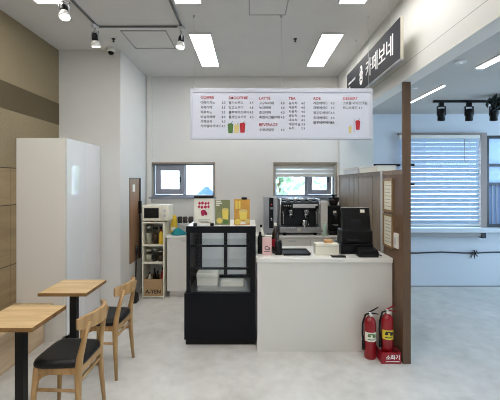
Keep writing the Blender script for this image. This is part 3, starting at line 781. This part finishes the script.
# water boiler ----------------------------------------------------------
wb_ = thing('water_boiler', 'tall steel water boiler with black front beside the espresso machine', 'boiler', (.295, YB+.05, ZB))
B(-.095, .095, .02, .34, 0, .545).build('body', M['steel'], wb_, bevel=.006)
B(-.022, .04, .004, .02, .10, .535).build('front_panel', M['black'], wb_, bevel=.004)
B(.006, .02, .0, .004, .43, .445).build('indicator', M['red_led'], wb_)
B(-.005, .03, .0, .004, .37, .40).build('keypad', M['grey'], wb_)
MB().tube([(.01, .01, .25), (.01, -.04, .245), (.01, -.05, .21)], .011, 10).build('tap', M['chrome'], wb_)
B(-.06, .08, -.06, .02, 0, .03).build('drip_tray', M['dark_steel'], wb_, bevel=.003)

# white dispenser
wdp = thing('towel_dispenser', 'plain white upright dispenser between espresso machine and grinder', 'dispenser', (1.066, YB+.10, ZB))
B(-.05, .05, 0, .12, 0, .485).build('body', M['satin_white'], wdp, bevel=.006)
B(-.04, .04, -.004, 0, .04, .075).build('slot', M['grey'], wdp)
bottle('dish_soap', 'pale green bottle in front of the white dispenser', 'bottle', (1.06, YB+.03, ZB), .028, .19, M['greenish'], M['label_white'], .3)

# grinder ---------------------------------------------------------------
gd = thing('coffee_grinder', 'tall black coffee grinder beside the brown partition', 'grinder', (1.22, YB+.10, ZB))
B(-.095, .095, -.06, .18, 0, .05).build('base', M['black'], gd, bevel=.01)
B(-.09, .09, .0, .17, .05, .42).build('body', M['black'], gd, bevel=.02)
MB().tube([(0, 0, .30), (0, -.06, .29), (0, -.08, .22)], [.022, .022, .014], 12).build('chute', M['dark_steel'], gd)
MB().tube([(-.035, -.02, .15), (-.02, -.08, .15), (.02, -.08, .15), (.035, -.02, .15)], .006, 8).build('fork', M['steel'], gd)
B(-.025, .02, -.004, .0, .31, .345).build('display', M['label_white'], gd)
MB().lathe([(0, .42), (.05, .42), (.055, .43), (.078, .49), (.08, .515), (0, .515)], c=(0, .085, 0)).build('hopper', mat('smoked_hopper', (34, 32, 34), .12), gd)
MB().lathe([(0, .515), (.083, .515), (.083, .53), (.02, .535), (.02, .56), (.06, .565), (.06, .575), (0, .578)], c=(0, .085, 0)).build('lid', M['black'], gd)

# things on back counter near the microwave ---------------------------
yp = thing('yellow_packet', 'crumpled yellow packet standing on the rear counter', 'packet', (-1.125, 5.2, ZB))
mb = MB(); rr_ = []
for z, kx, ky in ((0, .05, .03), (.02, .055, .035), (.12, .05, .03), (.20, .04, .018), (.25, .032, .006), (.27, .03, .003)):
    rr_.append([(kx*math.cos(a)*(1+.1*math.sin(3*a+z*40))+.02*z, ky*math.sin(a), z) for a in [2*PI*q/14 for q in range(14)]])
mb.rings(rr_); mb.build('bag', M['yellow_pack'], yp)
MB().box(-.03, .03, -.0365, -.033, .05, .10).build('label', M['label_white'], yp)
tc_ = MB(); rings = []
for i, (z, r) in enumerate(((0, .105), (.02, .11), (.045, .085), (.075, .055), (.092, .03), (.098, .008))):
    rings.append([(r*math.cos(a)*(1+.16*math.sin(3*a+i)), r*.7*math.sin(a)*(1+.14*math.cos(4*a+i*.7)), z) for a in [2*PI*q/24 for q in range(24)]])
tc_.rings(rings); tag(tc_.build('teal_cloth', M['teal'], loc=(-1.035, 5.06, ZB)), 'heaped teal cloth on the rear counter', 'cloth')
rk = thing('cup_rack', 'pale two tier rack of dark mugs under the window', 'rack', (-.93, 5.33, ZB))
for sx in (-1, 1): B(sx*.165-.006, sx*.165+.006, -.09, .09, 0, .24).build('side', M['lightgrey'], rk)
B(-.165, .165, -.09, .09, .135, .143).build('shelf', M['lightgrey'], rk); B(-.165, .165, -.09, .09, .02, .028).build('shelf', M['lightgrey'], rk)
for i, x in enumerate((-1.055, -.975, -.89, -.81)):
    t = thing('mug', 'dark mug on the pale rack, %s' % ['beside the yellow packet', 'second from the yellow packet', 'second from the menu stand side', 'last behind the white menu stand'][i], 'mug', (x, 5.30, ZB+.143), 0, 'dark mugs on the rack')
    MB().lathe([(0, 0), (.03, 0), (.034, .006), (.035, .095), (.031, .095), (.03, .01), (0, .01)], seg=16).build('body', M['seed'], t)
    MB().tube([(.033, 0, .075), (.05, 0, .07), (.05, 0, .03), (.034, 0, .022)], .005, 8).build('handle', M['seed'], t)
bottle('dark_bottle', 'dark bottle with pale cap on the rear counter under the rack', 'bottle', (-.83, 5.18, ZB), .028, .16, M['dark_steel'], M['label_white'], .3)

# ------------------------------------------------------------------ shelf unit with microwave
sx0, sx1 = -1.508, -1.20
SY = 4.92
sh = thing('storage_shelf', 'narrow cream open shelf under the microwave', 'shelf', ((sx0+sx1)/2, SY, 0)); hw = (sx1-sx0)/2
for s in (-1, 1): B(s*hw-(.016 if s > 0 else 0), s*hw+(0 if s > 0 else .016), 0, .34, 0, 1.075).build('side_panel', M['cream'], sh, bevel=.001)
zsh = [.02, .49, .735, 1.055]
for z in zsh: B(-hw+.016, hw-.016, .002, .335, z, z+.02).build('shelf_board', M['cream'], sh)
B(-hw+.016, hw-.016, .33, .338, .04, 1.055).build('back_panel', M['lightgrey'], sh)
mw = thing('microwave_oven', 'cream microwave oven with dark door on the narrow shelf', 'microwave', (-1.325, SY+.01, 1.075))
for sx in (-1, 1):
    for y in (.04, .26): MB().lathe([(0, 0), (.012, 0), (.012, .012), (0, .012)], c=(sx*.14, y, 0), seg=10).build('foot', M['black'], mw)
B(-.185, .185, 0, .31, .012, .235).build('body', M['cream'], mw, bevel=.008)
md_ = B(-.178, .075, -.012, 0, .02, .228).build('door', M['cream'], mw, bevel=.004)
B(-.155, .05, -.0145, -.012, .055, .195).build('door_window', M['black'], md_, bevel=.001)
B(.085, .175, -.008, 0, .03, .215).build('control_panel', M['cream'], mw, bevel=.003)
for z in (.085, .155): MB().tube([(.13, -.008, z), (.13, -.024, z)], [.022, .019], 18).build('dial', M['lightgrey'], mw)
MB().tube([(.075, -.012, .06), (.075, -.028, .075), (.075, -.028, .185), (.075, -.012, .20)], .005, 8).build('handle', M['cream'], mw)
sc = (sx0+sx1)/2
def jar(label, x, y, z, r, h, cont, lid):
    t = thing('glass_jar', label, 'jar', (x, y, z))
    MB().lathe([(0, 0), (r, 0), (r, h*.75), (r*.8, h*.86), (r*.8, h*.9), (0, h*.9)], seg=16).build('body', M['jar'], t)
    MB().lathe([(0, .004), (r*.93, .004), (r*.93, h*.6), (0, h*.6)], seg=16).build('contents', cont, t)
    MB().lathe([(0, h*.88), (r*.85, h*.88), (r*.85, h), (0, h)], seg=16).build('lid', lid, t)
jar('glass jar with white contents on the top shelf under the microwave', sc-.085, SY+.10, .755, .042, .25, M['label_white'], M['steel'])
jar('glass jar with brown contents in the middle of the top shelf', sc+.005, SY+.10, .755, .04, .24, M['syrup'], M['black'])
bottle('sauce_bottle', 'yellow bottle on the top shelf under the microwave', 'bottle', (sc+.09, SY+.08, .755), .03, .2, M['yellow_pack'], M['red_dark'], .3)
bottle('syrup_bottle', 'brown bottle behind the yellow bottle on the top shelf', 'bottle', (sc+.06, SY+.2, .755), .03, .23, M['amber'], M['black'], .4)
jar('low glass jar with pale contents on the middle shelf', sc-.085, SY+.09, .51, .04, .16, M['label_white'], M['satin_white'])
jar('low glass jar with dark contents on the middle shelf', sc+.0, SY+.10, .51, .038, .18, M['seed'], M['steel'])
jar('low glass jar with brown contents on the middle shelf', sc+.085, SY+.09, .51, .04, .15, M['syrup'], M['steel'])
kb = thing('cardboard_box', 'open cardboard box with dark lettering at the bottom of the narrow shelf', 'box', (sc, SY+.005, .04))
hb = .235; bw = .128
mb = MB(); mb.box(-bw, bw, 0, .006, 0, hb); mb.box(-bw, bw, .274, .28, 0, hb); mb.box(-bw, -bw+.006, .006, .274, 0, hb); mb.box(bw-.006, bw, .006, .274, 0, hb); mb.box(-bw+.006, bw-.006, .006, .274, 0, .006)
mb.build('body', M['kraft'], kb)
MB().text('A-YEN', .075, lambda u, v, w_: (u, -w_, v+.035), .001, align='CENTER', bold=.002).build('lettering', M['ink'], kb)
for i, (dx, mm, hh, lb) in enumerate(((-.08, 'label_white', .30, 'white bottle standing in the cardboard box'), (-.02, 'black', .35, 'tall black bottle standing in the cardboard box'), (.035, 'amber', .32, 'brown bottle standing in the cardboard box'), (.09, 'red_dark', .36, 'dark red bottle standing in the cardboard box'))):
    bottle('bottle', lb, 'bottle', (sc+dx, SY+.12+.03*(i % 2), .046), .025, hh, M[mm], M['black'], .35)

# dustpan + wooden panel on the side wall
dp = thing('dustpan', 'black long handled dustpan leaning in the corner by the narrow shelf', 'dustpan', (-1.575, 4.80, 0))
mb = MB(); mb.rings([[(-.035, -.08, 0), (.05, -.08, 0), (.05, .05, 0), (-.035, .05, 0)], [(-.035, -.06, .05), (.045, -.06, .05), (.045, .05, .07), (-.035, .05, .07)], [(-.03, .0, .11), (.03, .0, .11), (.03, .05, .12), (-.03, .05, .12)]], smooth=False)
mb.build('pan', M['black'], dp, bevel=.008)
MB().tube([(.0, .03, .10), (-.005, .10, .68)], .009, 10).build('handle', M['black'], dp)
MB().tube([(-.005, .10, .64), (-.006, .11, .75)], .014, 10).build('grip', M['dark_steel'], dp)
mp_ = thing('wall_panel_board', 'narrow brown wooden board with dark frame on the projecting wall', 'board', (XA, 4.92, 0))
B(0, .012, -.195, .195, .53, 1.68).build('board', M['mirror_wood'], mp_)
mb = MB()
for q, d_ in (((.195, .21, .53, 1.69), .03), ((-.195, .195, 1.68, 1.69), .016)): mb.box(0, d_, q[0], q[1], q[2], q[3])
mb.build('frame', M['dark_steel'], mp_, bevel=.002)
B(.012, .0135, -.10, .0, 1.50, 1.60).build('notice', M['label_white'], mp_)
B(.012, .05, .15, .19, 1.18, 1.36).build('handle', M['black'], mp_, bevel=.004)

# ------------------------------------------------------------------ menu board
BX0, BX1, BZ0, BZ1, BY = -.585, 1.205, 2.055, 2.55, 3.48
S = 101.0
mn = thing('menu_board', 'long white hanging menu board with red headings above the counter', 'menu board', (0, BY, 0))
B(BX0, BX1, 0, .03, BZ0, BZ1).build('panel', M['board_face'], mn)
mb = MB(); k = .022
mb.box(BX0-.004, BX1+.004, -.008, .038, BZ0-.004, BZ0+k); mb.box(BX0-.004, BX1+.004, -.008, .038, BZ1-k-.012, BZ1+.004)
mb.box(BX0-.004, BX0+k, -.008, .038, BZ0+k, BZ1-k-.012); mb.box(BX1-k, BX1+.004, -.008, .038, BZ0+k, BZ1-k-.012)
mb.build('frame', M['board_frame'], mn, bevel=.002)
for x in (BX0+.03, (BX0+BX1)/2-.0, BX1-.03):
    wr = MB().tube([(x, .015, BZ1), (x, .015, CEIL)], .0013, 6)
    wr.lathe([(0, 0), (.012, 0), (.012, -.02), (0, -.02)], c=(x, .015, CEIL), seg=10); wr.box(x-.006, x+.006, -.01, .03, BZ1, BZ1+.02)
    wr.build('hanging_wire', M['steel'], mn)
def bx_(px): return (px-250)/S
def bz_(py): return EYE+(183-py)/S
head, body = MB(), MB()
def T(b, px, py, txt, size, al='LEFT', bold=0.0):
    x, z = bx_(px), bz_(py)-size*.35
    b.text(txt, size, lambda u, v, w_: (x+u, -.0005-w_, z+v), .0015, align=al, bold=bold)
HS, TS = .039, .032
cols = [
 (200.5, 225.5, 97.5, 'COFFEE', [(102.7, '아메리카노', '3.0'), (107.6, '카페라떼', '3.5'), (112.4, '카푸치노', '3.5'), (117, '바닐라라떼', '4.0'), (121.6, '카페모카', '4.0'), (126.2, '카라멜마끼아또', '4.5')]),
 (228.5, 253.5, 98, 'SMOOTHIE', [(103, '딸기스무디', '4.5'), (107.7, '망고스무디', '4.5'), (112.4, '블루베리스무디', '4.5'), (117.2, '플레인요거트', '4.5')]),
 (259, 284.5, 98.5, 'LATTE', [(103.3, '고구마라떼', '4.0'), (107.9, '녹차라떼', '4.0'), (112.6, '초코라떼', '4.0'), (117.4, '흑임자크림라떼', '4.5')]),
 (259, 284.5, 124.8, 'BEVERAGE', [(130, '수제과일청', '4.5')]),
 (288.5, 305, 98.5, 'TEA', [(103.4, '유자차', '4.0'), (107.6, '레몬차', '4.0'), (111.8, '자몽차', '4.0'), (116, '생강차', '4.0'), (120.2, '대추차', '4.5'), (124.4, '캐모마일', '3.5'), (128.4, '녹차', '3.5')]),
 (313, 334.5, 98.5, 'ADE', [(103.3, '레몬에이드', '4.5'), (108, '자몽에이드', '4.5'), (113, '청포도에이드', '4.5'), (118, '유자에이드', '4.5'), (122.8, '블루레몬에이드', '4.5')]),
 (342.5, 366, 98.5, 'DESSERT', [(103.3, '크로플 아이스크림', ''), (108, '허니브레드 4.5', '')]),
]
for x0, x1, hy, ht, lines in cols:
    T(head, x0, hy, ht, HS, bold=.0003)
    for py, a_, p_ in lines:
        T(body, x0, py, a_, TS, bold=0)
        if p_: T(body, x1, py, p_, TS, 'RIGHT', bold=0)
head.build('heading_lettering', M['red_ink'], mn); body.build('item_lettering', M['ink'], mn)
def pic(b, px, py, m_, w=.026, h=.10):
    x, z = bx_(px), bz_(py)
    f = lambda u, v, w_: (x+u, -.0004-w_, z+v)
    b.prism([(-w*.75, -h/2), (w*.75, -h/2), (w, h*.32), (-w, h*.32)], f, .0015, m=m_)
    b.disc(0, h*.32, w, h*.12, f, .002, m=m_)
    b.prism([(w*.1, h*.3), (w*.3, h*.3), (w*.75, h*.62), (w*.55, h*.62)], f, .0018, m='ink')
for a_ in ((230.5, 128, 'green_ink', .028, .105), (236.5, 128.5, 'yellow_ink', .026, .09), (242.5, 127.5, 'red_ink', .028, .105), (350, 129.5, 'yellow_ink', .015, .075), (353.8, 126.5, 'board_frame', .014, .12), (357.6, 124.8, 'red_ink', .024, .10)):
    g = MB(); pic(g, *a_); g.build('drink_picture', None, mn)

# ------------------------------------------------------------------ dark hanging sign
sg = thing('hanging_sign', 'long dark navy sign with white lettering hanging along the beam', 'sign', (1.22, 0, 0))
SY0, SY1, SZ0, SZ1 = 2.86, 4.43, 2.63, 2.975
B(0.004, .028, SY0, SY1, SZ0, SZ1).build('box', M['sign_side'], sg, bevel=.002)
B(0, .004, SY0+.004, SY1-.004, SZ0+.004, SZ1-.004).build('face', M['sign'], sg)
B(-.004, .032, SY0, SY1, SZ0-.012, SZ0).build('bottom_rail', M['grey'], sg)
for y in (SY0+.25, SY1-.35):
    wr = MB().tube([(.014, y, SZ1), (.014, y, CEIL)], .0013, 6); wr.lathe([(0, 0), (.012, 0), (.012, -.02), (0, -.02)], c=(.014, y, CEIL), seg=10)
    wr.build('hanging_wire', M['steel'], sg)
SF = lambda y, z: (lambda u, v, w_: (-.0004-w_, y-u, z+v))
g = MB()
g.text('카페보네', .2, SF(3.715, 2.73), .003, bold=.0005)
g.build('lettering', M['white_ink'], sg)
g = MB()
g.text('COFFEE & DESSERT', .034, SF(4.36, 2.825), .003)
g.text('CAFE', .034, SF(4.36, 2.77), .003)
g.build('small_lettering', M['white_ink'], sg)
g = MB(); f = SF(3.86, 2.80)
g.disc(0, .06, .04, .048, f, .003); g.disc(0, -.045, .052, .058, f, .003); g.disc(.03, .012, .03, .025, f, .003); g.disc(-.03, .02, .026, .02, f, .003)
g.build('logo', M['white_ink'], sg)
g = MB(); g.disc(-.008, .066, .012, .018, f, .004); g.prism([(-.045, -.05), (0, -.035), (.045, -.06), (.045, -.07), (0, -.047), (-.045, -.062)], f, .004)
g.build('logo_cutout', M['sign'], sg)

# ------------------------------------------------------------------ things on the partition
for i, (y0_, y1_, h_, lb) in enumerate(((3.75, 4.35, .065, 'flat white box on the partition top'), (4.42, 5.1, .085, 'long pale carton on the partition top against the pilaster'))):
    t = thing('flat_box', lb, 'box', (XB+.045, (y0_+y1_)/2, 1.742)); l = (y1_-y0_)/2
    B(-.06, .14, -l, l, 0, h_*.7).build('body', M['label_white'] if i == 0 else M['lightgrey'], t, bevel=.002)
    B(-.063, .143, -l-.003, l+.003, h_*.7, h_).build('lid', M['satin_white'], t, bevel=.002)
def frame(y0_, y1_, z0_, z1_, label):
    t = thing('certificate_frame', label, 'frame', (XB+.006, (y0_+y1_)/2, (z0_+z1_)/2)); a_, b_ = (y1_-y0_)/2, (z1_-z0_)/2
    mb = MB(); k = .022
    mb.box(-.016, 0, -a_, a_, -b_, -b_+k); mb.box(-.016, 0, -a_, a_, b_-k, b_); mb.box(-.016, 0, -a_, -a_+k, -b_+k, b_-k); mb.box(-.016, 0, a_-k, a_, -b_+k, b_-k)
    mb.build('border', M['frame_gold'], t, bevel=.002)
    B(-.006, -.001, -a_+k, a_-k, -b_+k, b_-k).build('certificate', M['paper'], t)
    g = MB()
    for i in range(7): g.box(-.0068, -.006, -a_*.6+(.02 if i % 3 else 0), a_*.6, b_*.55-i*.034, b_*.55-i*.034+.006)
    g.build('print', M['grey'], t)
frame(3.37, 3.615, 1.335, 1.665, 'upper of the two framed certificates on the brown partition')
frame(3.37, 3.615, .985, 1.315, 'lower of the two framed certificates on the brown partition')
sw = thing('wall_switch', 'white switch box on the brown partition near the post', 'switch', (XB+.006, 3.29, 1.08))
B(-.018, 0, -.045, .045, -.07, .07).build('plate', M['satin_white'], sw, bevel=.004)
B(-.024, -.018, -.018, .018, -.035, .035).build('rocker', M['lightgrey'], sw, bevel=.002)
# black clips on the post
for z, lb in ((1.90, 'upper black clip on the brown post'), (1.60, 'lower black clip on the brown post')):
    o = tag(B(0, .035, -.012, .012, -.01, .01).build('wall_clip', M['black'], loc=(XB+.07, 3.165, EYE+(z-EYE)*.58), bevel=.002), lb, 'clip')

# ------------------------------------------------------------------ fire extinguishers
def extinguisher(loc, rz, label, lab, r=.054, h=.385):
    t = thing('fire_extinguisher', label, 'fire extinguisher', loc, rz, 'red fire extinguishers by the post')
    MB().lathe([(0, 0), (r*.9, 0), (r*.96, .006), (r, .015), (r, h-.06), (r*.9, h-.03), (r*.6, h-.008), (r*.34, h), (.018, h+.012), (0, h+.012)], seg=24).build('cylinder', M['red'], t)
    MB().lathe([(0, h+.005), (.017, h+.005), (.017, h+.035), (.012, h+.045), (0, h+.045)], seg=14).build('valve', M['steel'], t)
    MB().tube([(-.01, 0, h+.04), (.03, 0, h+.06), (.075, 0, h+.085)], [.007, .007, .005], 8).tube([(-.005, 0, h+.025), (.03, 0, h+.03), (.08, 0, h+.02)], [.006, .006, .004], 8).build('lever', M['black'] if lab == 'label_white' else M['red_dark'], t)
    MB().tube([(-.012, 0, h+.028), (-.045, -.005, h+.02), (-.07, -.008, h-.06), (-.073, -.01, h-.15), (-.066, -.01, h-.22)], [.009]*5, 10).tube([(-.066, -.01, h-.215), (-.064, -.01, h-.30)], [.012, .017], 12).build('hose', M['black'], t)
    MB().tube([(0, -.016, h+.022), (0, -.03, h+.022)], .013, 14).build('gauge', M['label_white'], t)
    lb = MB(); rings = []
    for z in (h*.44, h*.66):
        rings.append([((r+.0012)*math.sin(a), -(r+.0012)*math.cos(a), z) for a in [(-1.25+2.5*q/16) for q in range(17)]])
    A = [lb.bm.verts.new(p) for p in rings[0]]; Bv = [lb.bm.verts.new(p) for p in rings[1]]
    for q in range(16): lb.bm.faces.new((A[q], A[q+1], Bv[q+1], Bv[q]))
    lo = lb.build('label', M[lab], t)
    g = MB()
    for u, v, w_, hh in ((-.6, .60, .9, .012), (-.7, .55, .5, .018), (.1, .54, .6, .03), (-.7, .48, 1.2, .008)):
        for q in range(6):
            a0, a1 = u+w_*q/6, u+w_*(q+1)/6; rr = r+.0018
            vs = [g.bm.verts.new(p) for p in ((rr*math.sin(a0), -rr*math.cos(a0), h*v), (rr*math.sin(a1), -rr*math.cos(a1), h*v), (rr*math.sin(a1), -rr*math.cos(a1), h*v+hh), (rr*math.sin(a0), -rr*math.cos(a0), h*v+hh))]
            g.bm.faces.new(vs)
    g.build('label_print', M['green_ink'] if lab == 'label_white' else M['ink'], t)
    return t
extinguisher((1.115, 3.27, 0), 0, 'red fire extinguisher with white label standing on the floor by the counter', 'label_white', .054, .38)
st = thing('extinguisher_stand', 'dark red stand box with white lettering under an extinguisher at the post', 'stand', (1.265, 3.235, 0))
B(-.088, .088, -.075, .075, 0, .03).build('base', M['red_dark'], st, bevel=.003)
B(-.088, .088, -.085, -.075, 0, .10).build('front_plate', M['red_dark'], st, bevel=.002)
for sx in (-1, 1): B(sx*.084-.004, sx*.084+.004, -.075, .075, .03, .10).build('side_plate', M['red_dark'], st)
g = MB(); g.text('소화기', .046, lambda u, v, w_: (u+.015, -.085-w_, v+.042), .001, align='CENTER', bold=.001); g.box(-.05, .072, -.086, -.085, .018, .025)
g.build('lettering', M['white_ink'], st)
extinguisher((1.262, 3.24, .03), 0, 'red fire extinguisher with yellow label standing in the dark red stand', 'yellow', .054, .385)

# ------------------------------------------------------------------ outdoors beyond the windows
struct(B(-30, 34, BACK+.3, 45, -.6, -.5).build('ground', M['asphalt']), 'pale paving outside the rear windows', 'ground')
hb_ = thing('apartment_building', 'pale building seen through the rear windows', 'building', (-3, 22, -.5))
B(-9, 14, 0, 6, 0, 9).build('wall', M['house'], hb_)
for i in range(9):
    for j in range(3):
        B(-8.2+i*2.45, -6.9+i*2.45, -.03, .0, 1.3+j*2.7, 2.7+j*2.7).build('window', M['alu'], hb_)
can = thing('blue_canopy', 'blue canopy outside the window above the microwave', 'canopy', (-1.6, 13, -.72))
mb = MB().rings([[(.55*math.cos(a), .55*math.sin(a), 1.75) for a in [2*PI*q/8 for q in range(8)]], [(.05*math.cos(a), .05*math.sin(a), 2.2) for a in [2*PI*q/8 for q in range(8)]]], smooth=False)
mb.build('cover', M['bluehouse'], can); MB().tube([(0, 0, 0), (0, 0, 2.2)], .03).build('pole', M['alu'], can)
def tree(x, y, h, r, label):
    t = thing('tree', label, 'tree', (x, y, -.5))
    MB().tube([(0, 0, 0), (.05, 0, h*.5), (0, 0, h*.8)], [.12, .09, .05], 8).build('trunk', M['bark'], t)
    c = MB()
    for k in range(300):
        d = Vector((random.gauss(0, 1), random.gauss(0, 1), random.gauss(0, 1))).normalized()*(random.random()**.4)
        p = Vector((d.x*r, d.y*r, h*.72+d.z*r*1.1)); n = Vector((random.gauss(0, 1), random.gauss(0, 1), random.gauss(0, 1))).normalized()
        a = n.orthogonal().normalized()*.16; b2 = n.cross(a).normalized()*.08
        c.bm.faces.new([c.bm.verts.new(q) for q in (p-a, p+b2, p+a, p-b2)])
    c.build('crown', M['leaf'], t)
tree(.9, 11.5, 3.2, 1.0, 'green tree outside the window behind the espresso machine')
tree(3.4, 14, 4.2, 1.3, 'green tree outside beyond the half drawn blind')
tree(-.6, 17, 4.4, 1.2, 'green tree outside the window above the microwave')

# ------------------------------------------------------------------ light
w = bpy.data.worlds.new('World'); bpy.context.scene.world = w; w.use_nodes = True
nt = w.node_tree; bg = nt.nodes['Background']
SKY_COL, SKY = (.60, .81, .97), 7.0
bg.inputs[0].default_value = (*SKY_COL, 1); bg.inputs[1].default_value = SKY
sun = bpy.data.lights.new('sun', 'SUN'); sun.energy = 5; sun.angle = .05; sun.color = (1, .96, .9)
so = bpy.data.objects.new('sun', sun); C.objects.link(so); so.rotation_euler = (math.radians(42), 0, math.radians(-25))
def portal(loc, rot, sx, sy):
    l = bpy.data.lights.new('sky_portal', 'AREA'); l.shape = 'RECTANGLE'; l.size = sx; l.size_y = sy; l.cycles.is_portal = True
    o = bpy.data.objects.new('sky_portal', l); C.objects.link(o); o.location = loc; o.rotation_euler = rot
portal((XR+.16, 2.7, 1.6), (0, math.radians(90), 0), 1.8, 5.0)
portal((-1.05, BACK+.19, 1.667), (math.radians(-90), 0, 0), .99, .535)
portal((.86, BACK+.19, 1.667), (math.radians(-90), 0, 0), .97, .535)
portal((2.955, BACK+.19, 1.645), (math.radians(-90), 0, 0), 1.19, 1.43)
portal((4.53, BACK+.19, 1.645), (math.radians(-90), 0, 0), 1.74, 1.43)

# ------------------------------------------------------------------ camera
cam = bpy.data.cameras.new('camera'); co = bpy.data.objects.new('camera', cam); C.objects.link(co)
co.location = (0, 0, EYE); co.rotation_euler = (math.radians(90), 0, 0)
cam.sensor_width = 36; cam.lens = 352/500*36; cam.shift_y = -17/500; cam.clip_start = .05; cam.clip_end = 200
sc_ = bpy.context.scene; sc_.camera = co
vs = sc_.view_settings; sc_.display_settings.display_device = 'sRGB'
vs.view_transform = 'Standard'; vs.look = 'None'; vs.gamma = 1; vs.use_curve_mapping = False; vs.exposure = 0.14
sc_.cycles.use_denoising = True; sc_.cycles.filter_width = 1.0
sc_.cycles.max_bounces = 10; sc_.cycles.diffuse_bounces = 6; sc_.cycles.transparent_max_bounces = 16
sc_.cycles.sample_clamp_indirect = 6.0
